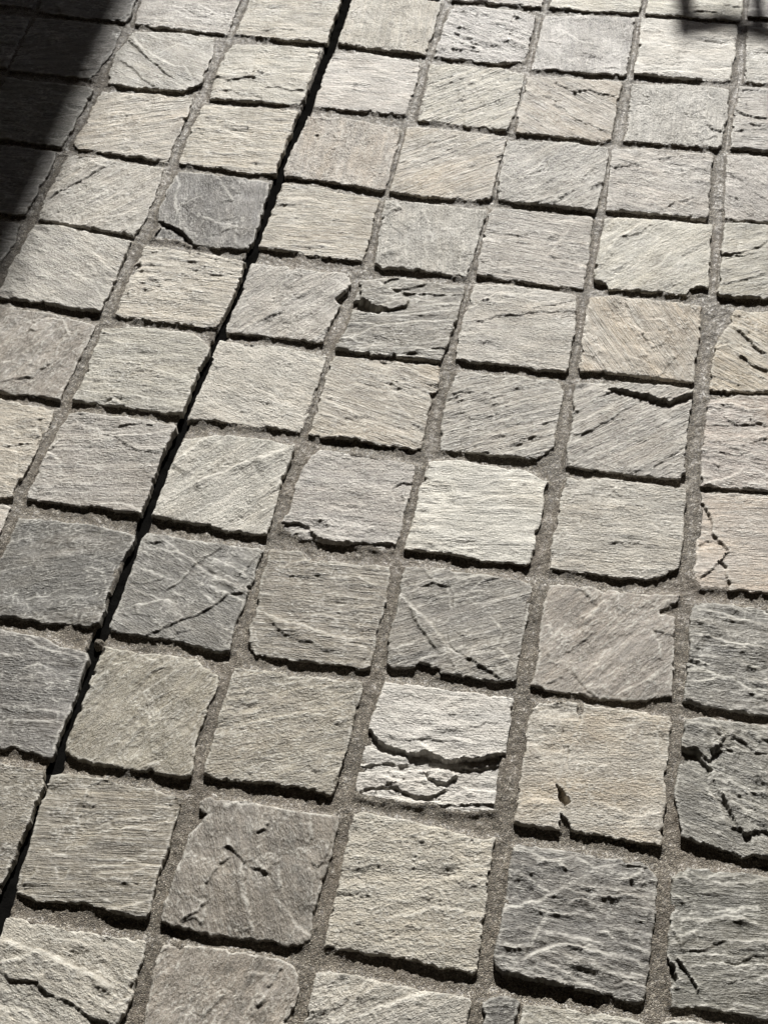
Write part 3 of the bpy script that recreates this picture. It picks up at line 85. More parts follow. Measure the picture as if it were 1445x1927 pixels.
('E2',[(336.9,696.5),(392.4,700.9),(482.3,697.1),(480.3,556.6),(398.2,563.1),(342.1,560.2),(338.3,648.6)],('g',-42.3,1.0,0.2,0,12,0.38,0.3),[('d',2.5,[(338.0,657.9),(352.0,648.4),(367.5,631.5),(385.3,611.5),(396.4,605.7)]),('d',2.5,[(338.3,611.4),(351.8,607.9),(362.3,592.6),(373.1,568.2)]),('d',1.5,[(338.3,673.7),(348.1,675.3)])]),
('E3',[(342.6,551.8),(398.3,559.9),(481.2,546.3),(482.6,414.8),(404.3,416.9),(345.6,412.8),(342.0,418.1),(340.7,492.9)],('G',26.4,1.0,0.3,-0.6,12,0.22,0.3),[('d',3.0,[(342.3,487.1),(356.0,491.1),(374.1,499.5),(389.8,512.8),(399.7,525.2)]),('d',2.0,[(345.6,432.8),(365.7,439.7),(385.6,453.3),(402.3,464.7)]),('d',2.5,[(342.2,487.9),(367.6,490.4),(390.4,499.5)]),('d',1.5,[(343.6,465.3),(353.3,456.5)])]),
('E4',[(365.2,390.1),(405.2,394.0),(482.8,401.5),(481.5,254.1),(410.9,257.4),(343.8,249.3),(342.5,278.2),(343.4,323.5),(358.3,363.3)],('w',-32.4,1.5,0.5,-0.9,14,0.25,0.8),[('d',5.0,[(361.1,360.5),(372.6,352.8),(384.4,338.8),(398.4,322.1),(408.5,314.5)]),('d',4.0,[(363.5,319.3),(377.3,306.0),(393.0,296.2),(409.6,289.8)]),('d',2.0,[(344.3,275.5),(362.2,266.3),(379.6,263.2)]),('b',2.5,[(345.8,319.4),(360.7,328.3)]),('d',2.0,[(347.0,335.6),(354.2,327.2)]),('b',2.0,[(369.9,362.0),(385.8,355.0)])]),
('E5',[(340.3,236.5),(411.1,254.0),(481.7,243.0),(484.2,100.1),(417.3,105.3),(342.3,100.7),(341.3,106.0),(340.2,174.6)],('P',-3.7,1.0,0.2,0.5,14,0.28,0.6),[('d',3.0,[(359.0,211.9),(368.0,201.8),(376.7,197.5),(393.2,203.2),(413.2,202.4)]),('d',2.0,[(342.4,190.0),(357.9,194.2),(370.5,196.4)]),('d',2.0,[(352.2,153.1),(364.7,152.5),(381.3,151.2),(391.3,157.2)]),('d',1.8,[(344.5,143.3),(355.4,134.1),(361.8,131.0)]),('b',1.5,[(346.9,138.2),(361.5,136.5)]),('d',1.5,[(384.7,164.5),(400.8,175.8),(414.0,183.8)]),('b',3.0,[(338.9,226.1),(364.2,230.5),(387.9,225.8),(412.1,230.0)]),('b',1.5,[(343.2,101.6),(367.0,114.0),(386.5,131.2)])]),
('E6',[(344.1,90.8),(417.5,99.9),(484.3,92.5),(486.6,-41.7),(423.2,-37.1),(379.9,-37.9),(351.1,-42.3),(342.8,-28.9),(342.8,18.4),(343.7,71.4)],('w',7.6,1.0,0.3,0,12,0.2,0.8),[('p',-3.0,[(334.7,77.8),(349.3,72.4),(356.3,57.7),(359.8,34.9),(372.5,21.7),(379.0,12.7),(368.0,-1.9),(378.2,-7.6),(378.2,-25.0),(383.3,-29.0),(378.4,-44.5),(349.8,-49.7),(336.7,-30.0),(339.0,18.3)]),('d',2.5,[(345.2,15.5),(354.5,24.9),(362.4,25.0)]),('d',3.0,[(350.2,-27.6),(361.1,-15.7),(379.1,10.2)]),('d',1.2,[(407.4,-7.4),(417.1,-8.1)]),('b',1.5,[(368.0,-1.9),(378.5,-12.6),(380.1,-24.6)])]),
('E7',[(348.4,-59.7),(377.1,-56.6),(424.1,-57.8),(486.8,-55.4),(489.2,-192.2),(429.5,-189.6),(376.0,-188.2),(344.5,-183.9),(345.3,-180.0),(345.5,-126.1),(345.2,-70.0)],('V',0.6,1.0,0.25,1.0,14,0.14,0.3),[('b',2.5,[(345.8,-74.5),(358.9,-69.7),(378.1,-71.0),(397.3,-74.7),(424.9,-79.1)]),('b',2.5,[(346.0,-103.9),(361.1,-102.4),(380.2,-105.9),(399.0,-107.1),(426.2,-109.0)]),('b',2.0,[(345.4,-146.5),(363.8,-143.1),(379.1,-149.3),(399.5,-152.3),(412.9,-163.1),(428.6,-166.8)]),('b',1.8,[(346.4,-159.8),(364.9,-158.6),(373.7,-152.5),(395.5,-146.3)]),('d',2.5,[(344.4,-182.2),(357.5,-185.3),(368.6,-187.6),(392.5,-190.8),(410.8,-193.9)]),('d',1.2,[(414.2,-112.3),(421.6,-109.9)])]),
('E8',[(348.4,-207.6),(368.0,-201.6),(429.9,-198.8),(489.3,-200.1),(491.8,-345.6),(434.9,-341.1),(430.1,-343.1),(411.7,-347.1),(394.2,-342.7),(354.6,-335.2),(351.2,-317.3),(343.6,-284.9),(346.1,-271.5),(347.4,-241.5)],('K',-15.0,1.5,0.25,0,12,0.35,0.3),[('p',3.0,[(342.5,-204.3),(376.6,-198.1),(389.0,-223.4),(373.7,-250.2),(361.3,-239.0),(345.3,-239.9)]),('p',-4.0,[(344.6,-243.2),(361.6,-242.1),(370.3,-251.9),(380.6,-260.2),(374.1,-269.6),(355.8,-260.7),(345.8,-258.5)]),('p',2.6,[(377.1,-233.7),(390.3,-214.4),(440.0,-205.3),(444.3,-319.4),(427.2,-316.8),(412.2,-325.4),(397.2,-302.9),(377.4,-266.6)]),('p',1.6,[(392.7,-224.9),(408.8,-226.1),(418.1,-234.8),(431.4,-234.4),(430.7,-217.8),(409.7,-209.0),(393.8,-214.1)]),('r',1.6,[(372.7,-194.1),(439.2,-181.9),(444.5,-323.2),(408.8,-326.0),(377.4,-266.6)]),('b',2.0,[(381.2,-270.0),(395.2,-269.4),(413.1,-276.2),(433.1,-274.5)]),('b',2.0,[(387.4,-284.9),(406.7,-287.3),(433.9,-294.1)]),('b',2.5,[(396.6,-293.2),(414.3,-299.8),(434.3,-303.8)]),('d',2.5,[(398.1,-318.4),(413.9,-325.1),(427.3,-320.7)]),('d',2.0,[(392.3,-280.0),(406.5,-283.4),(416.7,-277.5),(433.4,-282.4)]),('b',2.0,[(350.3,-211.5),(368.3,-210.3),(383.0,-214.0)]),('d',2.0,[(378.1,-221.2),(396.1,-222.1),(410.8,-229.9)]),('d',1.5,[(348.2,-278.1),(355.9,-286.8),(360.0,-294.0)]),('d',2.0,[(371.9,-314.5),(381.9,-308.7)]),('b',1.5,[(372.9,-277.6),(388.1,-296.7),(398.5,-326.0)]),('d',2.5,[(419.3,-258.9),(426.7,-267.6),(432.8,-268.5)])]),
('E9',[(349.0,-376.7),(361.8,-365.2),(436.7,-360.2),(496.8,-358.0),(503.4,-494.1),(442.3,-494.5),(381.4,-496.6),(358.9,-498.9),(354.9,-484.2),(349.8,-463.0),(350.9,-441.7),(350.6,-402.5)],('V',7.6,1.4,0.22,0.85,14,0.16,0.3),[('d',5.0,[(358.8,-455.9),(365.9,-463.1),(374.7,-471.7),(380.4,-484.1)]),('d',2.5,[(350.6,-425.8),(357.1,-433.5),(361.9,-443.1)]),('d',2.5,[(363.2,-449.0),(376.1,-445.6),(385.6,-442.1),(391.8,-435.7),(404.4,-428.0)]),('b',2.0,[(386.5,-404.7),(402.9,-401.6),(419.1,-395.8),(430.6,-392.8)]),('b',2.0,[(354.2,-418.0),(382.1,-414.5),(398.3,-407.9),(413.1,-406.9),(431.4,-410.5)]),('b',2.0,[(358.8,-434.9),(368.4,-431.3),(374.6,-424.8)]),('d',2.0,[(397.7,-452.8),(410.6,-451.2),(421.5,-443.1),(439.9,-437.9)]),('p',-6.0,[(345.9,-458.3),(357.8,-463.0),(361.9,-474.2),(356.2,-483.7),(349.4,-479.9)]),('b',2.5,[(349.4,-379.7),(359.2,-375.1),(363.6,-366.8)]),('d',2.0,[(403.6,-469.6),(417.8,-466.0),(433.9,-465.5)]),('b',1.5,[(402.9,-430.1),(420.8,-428.4),(439.3,-423.2)])]),
('E10',[(352.3,-514.5),(376.8,-509.8),(503.5,-508.0),(504.2,-557.6),(352.0,-569.1)],('G',5.8,1.0,0.2,0,12,0.25,0.3),[]),
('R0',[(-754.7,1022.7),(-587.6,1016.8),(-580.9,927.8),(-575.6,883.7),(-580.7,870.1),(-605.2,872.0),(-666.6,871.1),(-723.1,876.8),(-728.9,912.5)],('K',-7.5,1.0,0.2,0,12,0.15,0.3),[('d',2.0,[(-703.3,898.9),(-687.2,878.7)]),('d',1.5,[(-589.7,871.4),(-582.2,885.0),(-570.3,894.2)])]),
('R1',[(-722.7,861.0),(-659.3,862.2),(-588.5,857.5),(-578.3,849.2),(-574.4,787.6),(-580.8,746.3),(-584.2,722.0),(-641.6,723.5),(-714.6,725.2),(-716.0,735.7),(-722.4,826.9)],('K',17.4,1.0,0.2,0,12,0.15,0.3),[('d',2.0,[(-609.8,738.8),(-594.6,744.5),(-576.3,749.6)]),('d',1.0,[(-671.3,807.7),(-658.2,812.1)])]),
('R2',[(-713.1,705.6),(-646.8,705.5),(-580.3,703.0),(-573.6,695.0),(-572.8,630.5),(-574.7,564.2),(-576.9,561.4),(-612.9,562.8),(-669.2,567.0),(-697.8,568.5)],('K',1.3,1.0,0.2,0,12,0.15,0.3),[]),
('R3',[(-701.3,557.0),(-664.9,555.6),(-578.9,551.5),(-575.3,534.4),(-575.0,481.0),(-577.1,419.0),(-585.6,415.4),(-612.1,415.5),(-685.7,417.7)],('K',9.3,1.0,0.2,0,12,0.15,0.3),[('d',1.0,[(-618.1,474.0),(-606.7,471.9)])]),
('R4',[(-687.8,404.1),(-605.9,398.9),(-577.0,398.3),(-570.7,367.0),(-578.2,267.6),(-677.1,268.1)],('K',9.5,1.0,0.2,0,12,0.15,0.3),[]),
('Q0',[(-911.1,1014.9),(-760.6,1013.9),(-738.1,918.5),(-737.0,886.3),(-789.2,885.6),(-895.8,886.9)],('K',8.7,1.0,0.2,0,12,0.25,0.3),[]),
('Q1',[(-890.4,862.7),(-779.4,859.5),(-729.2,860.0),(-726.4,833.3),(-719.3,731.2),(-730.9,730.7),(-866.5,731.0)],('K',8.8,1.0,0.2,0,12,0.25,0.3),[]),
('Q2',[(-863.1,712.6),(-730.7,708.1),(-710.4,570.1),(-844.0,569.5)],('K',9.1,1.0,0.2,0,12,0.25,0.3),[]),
]


SC = bpy.context.scene
COL = SC.collection
# ------------------------------------------------------------------ camera
cd = bpy.data.cameras.new('camera'); cam = bpy.data.objects.new('camera', cd); COL.objects.link(cam)
cd.sensor_fit = 'VERTICAL'; cd.sensor_height = 36.0; cd.lens = LENS; cd.clip_start = .05; cd.clip_end = 200
cam.matrix_world = Matrix(((AX[0][0],AX[1][0],AX[2][0],CAM[0]),(AX[0][1],AX[1][1],AX[2][1],CAM[1]),(AX[0][2],AX[1][2],AX[2][2],CAM[2]),(0,0,0,1)))
SC.camera = cam
# ------------------------------------------------------------------ sky, sun, exposure
ELEV = math.radians(31)
SD = Vector((SH[0]+.04, SH[1], 0)).normalized()            # direction in which shadows fall on the paving
TOSUN = Vector((-SD.x*math.cos(ELEV), -SD.y*math.cos(ELEV), math.sin(ELEV)))
w = bpy.data.worlds.new('World'); SC.world = w; w.use_nodes = True
nt = w.node_tree; bg = nt.nodes['Background']
sky = nt.nodes.new('ShaderNodeTexSky'); sky.sky_type = 'NISHITA'; sky.sun_disc = False
sky.sun_elevation = ELEV; sky.sun_rotation = math.atan2(TOSUN.x, TOSUN.y)
nt.links.new(sky.outputs[0], bg.inputs[0]); bg.inputs[1].default_value = .05
sl = bpy.data.lights.new('sun', 'SUN'); sl.energy = 5.0; sl.angle = math.radians(.75); sl.color = (1, .978, .935)
sun = bpy.data.objects.new('sun', sl); COL.objects.link(sun)
sun.rotation_euler = TOSUN.to_track_quat('Z', 'Y').to_euler(); sun.location = (0, 4, 4)
SC.view_settings.view_transform = 'Standard'; SC.view_settings.look = 'None'
SC.view_settings.exposure = .62; SC.view_settings.gamma = 1

# ------------------------------------------------------------------ helpers
def lattice(i, j, seed):
    n = (i.astype(np.int64)*374761393 + j.astype(np.int64)*668265263 + seed*974634721) & 0xffffffff
    n = ((n ^ (n >> 13))*1274126177) & 0xffffffff
    return ((n ^ (n >> 16)) & 0xffff)/32767.5 - 1
def noise(x, y, seed):
    """smooth value noise, -1..1, unit cell"""
    i = np.floor(x); j = np.floor(y); fx = x-i; fy = y-j
    fx = fx*fx*fx*(fx*(fx*6-15)+10); fy = fy*fy*fy*(fy*(fy*6-15)+10)
    a = lattice(i, j, seed); b = lattice(i+1, j, seed); c = lattice(i, j+1, seed); d = lattice(i+1, j+1, seed)
    return (a+(b-a)*fx)*(1-fy) + (c+(d-c)*fx)*fy
def poly_sd(x, y, pts):
    """signed distance to a closed outline, negative inside"""
    d2 = np.full(x.shape, 1e9); ins = np.zeros(x.shape, bool); n = len(pts)
    for k in range(n):
        ax, ay = pts[k]; bx, by = pts[(k+1) % n]
        ex, ey = bx-ax, by-ay
        t = np.clip(((x-ax)*ex+(y-ay)*ey)/(ex*ex+ey*ey+1e-12), 0, 1)
        d2 = np.minimum(d2, (x-ax-t*ex)**2+(y-ay-t*ey)**2)
        if ay != by:
            c = ((ay > y) != (by > y)) & (x < ex*(y-ay)/(by-ay)+ax); ins ^= c
    d = np.sqrt(d2); return np.where(ins, -d, d)
def line_sd(x, y, pts):
    """signed distance to an open line (positive to its left), and taper towards its ends"""
    best = np.full(x.shape, 1e9); sg = np.zeros(x.shape); s = np.zeros(x.shape); L = 0.
    for k in range(len(pts)-1):
        ax, ay = pts[k]; bx, by = pts[k+1]; ex, ey = bx-ax, by-ay; l = math.hypot(ex, ey)+1e-9
        t = np.clip(((x-ax)*ex+(y-ay)*ey)/(l*l), 0, 1)
        d = np.hypot(x-ax-t*ex, y-ay-t*ey); m = d < best
        cr = (ex*(y-ay)-ey*(x-ax))/l
        best = np.where(m, d, best); sg = np.where(m, np.sign(cr), sg); s = np.where(m, L+t*l, s); L += l
    edge = np.minimum(s, L-s)/max(L*.12, 1e-6)
    return best*sg, np.clip(.3+edge, 0, 1)
def sstep(t): t = np.clip(t, 0, 1); return t*t*(3-2*t)

def link(name, me, mat, parent=None, loc=(0,0,0)):
    o = bpy.data.objects.new(name, me); COL.objects.link(o); o.location = loc
    if mat: me.materials.append(mat)
    if parent: o.parent = parent
    return o
def grid_mesh(name, X, Y, Z, keep, attrs=None, sharp=55):
    """mesh from a height grid; keep = mask of quads"""
    ny, nx = X.shape
    idx = np.arange(nx*ny).reshape(ny, nx)
    q = np.stack([idx[:-1,:-1], idx[:-1,1:], idx[1:,1:], idx[1:,:-1]], -1)[keep]
    used = np.zeros(nx*ny, bool); used[q.ravel()] = True
    new = np.cumsum(used)-1; q = new[q]
    co = np.stack([X.ravel(), Y.ravel(), Z.ravel()], 1)[used]
    me = bpy.data.meshes.new(name)
    me.vertices.add(len(co)); me.vertices.foreach_set('co', co.astype(np.float32).ravel())
    me.loops.add(q.size); me.loops.foreach_set('vertex_index', q.astype(np.int32).ravel())
    me.polygons.add(len(q)); me.polygons.foreach_set('loop_start', (np.arange(len(q))*4).astype(np.int32))
    me.update(calc_edges=True)
    for nm, typ, arr in (attrs or []):
        at = me.attributes.new(nm, typ, 'POINT')
        if typ == 'FLOAT': at.data.foreach_set('value', arr.ravel()[used].astype(np.float32))
        else: at.data.foreach_set('vector', arr.reshape(-1,3)[used].astype(np.float32).ravel())
    me.polygons.foreach_set('use_smooth', np.ones(len(q), bool))
    if sharp: me.set_sharp_from_angle(angle=math.radians(sharp))
    return me

# ------------------------------------------------------------------ materials
def new_mat(name):
    m = bpy.data.materials.new(name); m.use_nodes = True
    return m, m.node_tree, m.node_tree.nodes['Principled BSDF']
class NB:
    def __init__(s, t): s.t = t
    def n(s, typ, **kw):
        o = s.t.nodes.new(typ)
        for k, v in kw.items():
            if k.startswith('i_'): o.inputs[k[2:].replace('_', ' ')].default_value = v
            else: setattr(o, k, v)
        return o
    def l(s, a, b): s.t.links.new(a, b)
    def ramp(s, src, a, b, lo=0., hi=1.):
        r = s.n('ShaderNodeMapRange'); r.inputs[1].default_value = a; r.inputs[2].default_value = b
        r.inputs[3].default_value = lo; r.inputs[4].default_value = hi; s.l(src, r.inputs[0]); return r.outputs[0]
    def mul(s, a, b):
        r = s.n('ShaderNodeMath', operation='MULTIPLY'); s.l(a, r.inputs[0])
        if isinstance(b, (int, float)): r.inputs[1].default_value = b
        else: s.l(b, r.inputs[1])
        return r.outputs[0]
    def mix(s, fac, a, b, mode='MIX'):
        r = s.n('ShaderNodeMix', data_type='RGBA', blend_type=mode)
        if isinstance(fac, (int, float)): r.inputs[0].default_value = fac
        else: s.l(fac, r.inputs[0])
        for v, k in ((a, 6), (b, 7)):
            if isinstance(v, tuple): r.inputs[k].default_value = (*v, 1)
            else: s.l(v, r.inputs[k])
        return r.outputs[2]
    def noise(s, vec, scale, detail=3, rough=.6):
        r = s.n('ShaderNodeTexNoise'); r.inputs['Scale'].default_value = scale; r.inputs['Detail'].default_value = detail
        r.inputs['Roughness'].default_value = rough; s.l(vec, r.inputs['Vector']); return r.outputs[0]

def sandstone():
    m, t, bs = new_mat('riven_sandstone'); b = NB(t)
    oi = b.n('ShaderNodeObjectInfo'); at = b.n('ShaderNodeAttribute', attribute_name='strata'); st = b.n('ShaderNodeAttribute', attribute_name='stain')
    vec = at.outputs['Vector']
    mp = b.n('ShaderNodeMapping'); mp.inputs['Scale'].default_value = (14, 150, 40); b.l(vec, mp.inputs[0])
    band = b.noise(mp.outputs[0], 1.0, 3, .65)
    mp2 = b.n('ShaderNodeMapping'); mp2.inputs['Scale'].default_value = (9, 28, 40); b.l(vec, mp2.inputs[0])
    wide = b.noise(mp2.outputs[0], 1.0, 2, .5)
    blot = b.noise(vec, 38, 3, .6); fine = b.noise(vec, 620, 2, .7); grit = b.noise(vec, 1500, 1, .5)
    c = oi.outputs['Color']
    warm = b.mix(1.0, c, (1.06, .975, .86), 'MULTIPLY')
    c = b.mix(b.mul(b.ramp(wide, .42, .68), oi.outputs['Alpha']), c, warm)
    c = b.mix(1.0, c, b.ramp_col(band, .28, .72, .72, 1.24), 'MULTIPLY')
    c = b.mix(1.0, c, b.ramp_col(blot, .3, .7, .80, 1.17), 'MULTIPLY')
    c = b.mix(1.0, c, b.ramp_col(fine, .3, .7, .74, 1.27), 'MULTIPLY')
    c = b.mix(1.0, c, b.ramp_col(grit, .25, .75, .74, 1.26), 'MULTIPLY')
    c = b.mix(b.mul(st.outputs['Fac'], .62), c, (.09, .08, .065))
    we = b.n('ShaderNodeAttribute', attribute_name='wear_highlight'); pale = b.mix(.5, c, (.70, .68, .62))
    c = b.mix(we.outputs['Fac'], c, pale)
    b.l(c, bs.inputs['Base Color'])
    b.l(b.ramp(blot, .3, .7, .36, .50), bs.inputs['Roughness']); bs.inputs['Specular IOR Level'].default_value = .5
    bp = b.n('ShaderNodeBump'); bp.inputs['Strength'].default_value = 1.0; bp.inputs['Distance'].default_value = .0021
    mp4 = b.n('ShaderNodeMapping'); mp4.inputs['Scale'].default_value = (230, 520, 40); b.l(vec, mp4.inputs[0]); gr_ = b.noise(mp4.outputs[0], 1.0, 3, .65)
    pt_ = b.ramp(b.noise(vec, 24, 2, .5), .32, .66, .3, 1.15)
    lam = b.n('ShaderNodeAttribute', attribute_name='lamina'); pit = b.n('ShaderNodeAttribute', attribute_name='pitting')
    rgh = b.noise(vec, 330, 3, .7)
    mp3 = b.n('ShaderNodeMapping'); mp3.inputs['Scale'].default_value = (26, 520, 40); b.l(vec, mp3.inputs[0])
    lines = b.noise(mp3.outputs[0], 1.0, 3, .7)
    a0 = b.n('ShaderNodeMath', operation='ADD'); b.l(b.mul(b.mul(gr_, pt_), 1.15), a0.inputs[0]); aa = b.n('ShaderNodeMath', operation='MULTIPLY_ADD'); b.l(rgh, aa.inputs[0]); b.l(b.ramp(pit.outputs['Fac'], .1, .6, .1, 1.5), aa.inputs[1]); b.l(b.mul(grit, .25), aa.inputs[2]); b.l(aa.outputs[0], a0.inputs[1])
    add = b.n('ShaderNodeMath', operation='ADD'); b.l(a0.outputs[0], add.inputs[0]); b.l(b.mul(lines, b.mul(lam.outputs['Fac'], 2.2)), add.inputs[1])
    c = b.mix(1.0, c, b.ramp_col(lines, .3, .7, .86, 1.14), 'MULTIPLY'); b.l(c, bs.inputs['Base Color'])
    b.l(add.outputs[0], bp.inputs['Height']); b.l(bp.outputs[0], bs.inputs['Normal'])
    return m
def _ramp_col(s, src, a, b_, lo, hi):
    v = s.ramp(src, a, b_, lo, hi); r = s.n('ShaderNodeCombineColor')
    for k in range(3): s.l(v, r.inputs[k])
    return r.outputs[0]
NB.ramp_col = _ramp_col

def mortar():
    m, t, bs = new_mat('sandy_mortar'); b = NB(t)
    tc = b.n('ShaderNodeTexCoord'); vec = tc.outputs['Object']
    vo = b.n('ShaderNodeTexVoronoi'); vo.inputs['Scale'].default_value = 850; b.l(vec, vo.inputs['Vector'])
    sx = b.n('ShaderNodeSeparateColor'); b.l(vo.outputs['Color'], sx.inputs[0])
    cr = b.n('ShaderNodeValToRGB'); e = cr.color_ramp.elements
    e[0].position = 0; e[0].color = (.045, .038, .03, 1); e[1].position = 1; e[1].color = (.42, .385, .32, 1)
    for p, c in ((.3, (.095,.081,.062,1)), (.65, (.15,.128,.099,1)), (.88, (.205,.176,.138,1))):
        k = e.new(p); k.color = c
    b.l(sx.outputs[0], cr.inputs[0])
    big = b.noise(vec, 22, 3, .6)
    c = b.mix(1.0, cr.outputs[0], b.ramp_col(big, .3, .7, .8, 1.15), 'MULTIPLY')
    c = b.mix(b.ramp(b.noise(vec, 9, 2, .5), .5, .75, 0, .35), c, (.15, .112, .08))
    b.l(c, bs.inputs['Base Color']); bs.inputs['Roughness'].default_value = .5; bs.inputs['Specular IOR Level'].default_value = .42; bs.inputs['Sheen Weight'].default_value = .06; bs.inputs['Sheen Roughness'].default_value = .4
    bp = b.n('ShaderNodeBump'); bp.inputs['Strength'].default_value = .8; bp.inputs['Distance'].default_value = .0012
    b.l(b.ramp(vo.outputs['Distance'], 0, .6, 1, 0), bp.inputs['Height']); b.l(bp.outputs[0], bs.inputs['Normal'])
    return m
def plain(name, col, rough=.8, metal=0., bump=.3, scale=60):
    m, t, bs = new_mat(name); b = NB(t); tc = b.n('ShaderNodeTexCoord'); v = tc.outputs['Object']
    n = b.noise(v, scale, 4, .65)
    b.l(b.mix(1.0, col, b.ramp_col(n, .3, .7, .85, 1.12), 'MULTIPLY'), bs.inputs['Base Color'])
    bs.inputs['Roughness'].default_value = rough; bs.inputs['Metallic'].default_value = metal
    bp = b.n('ShaderNodeBump'); bp.inputs['Strength'].default_value = bump; bp.inputs['Distance'].default_value = .002
    b.l(n, bp.inputs['Height']); b.l(bp.outputs[0], bs.inputs['Normal']); return m
M_STONE = sandstone(); M_MORTAR = mortar()

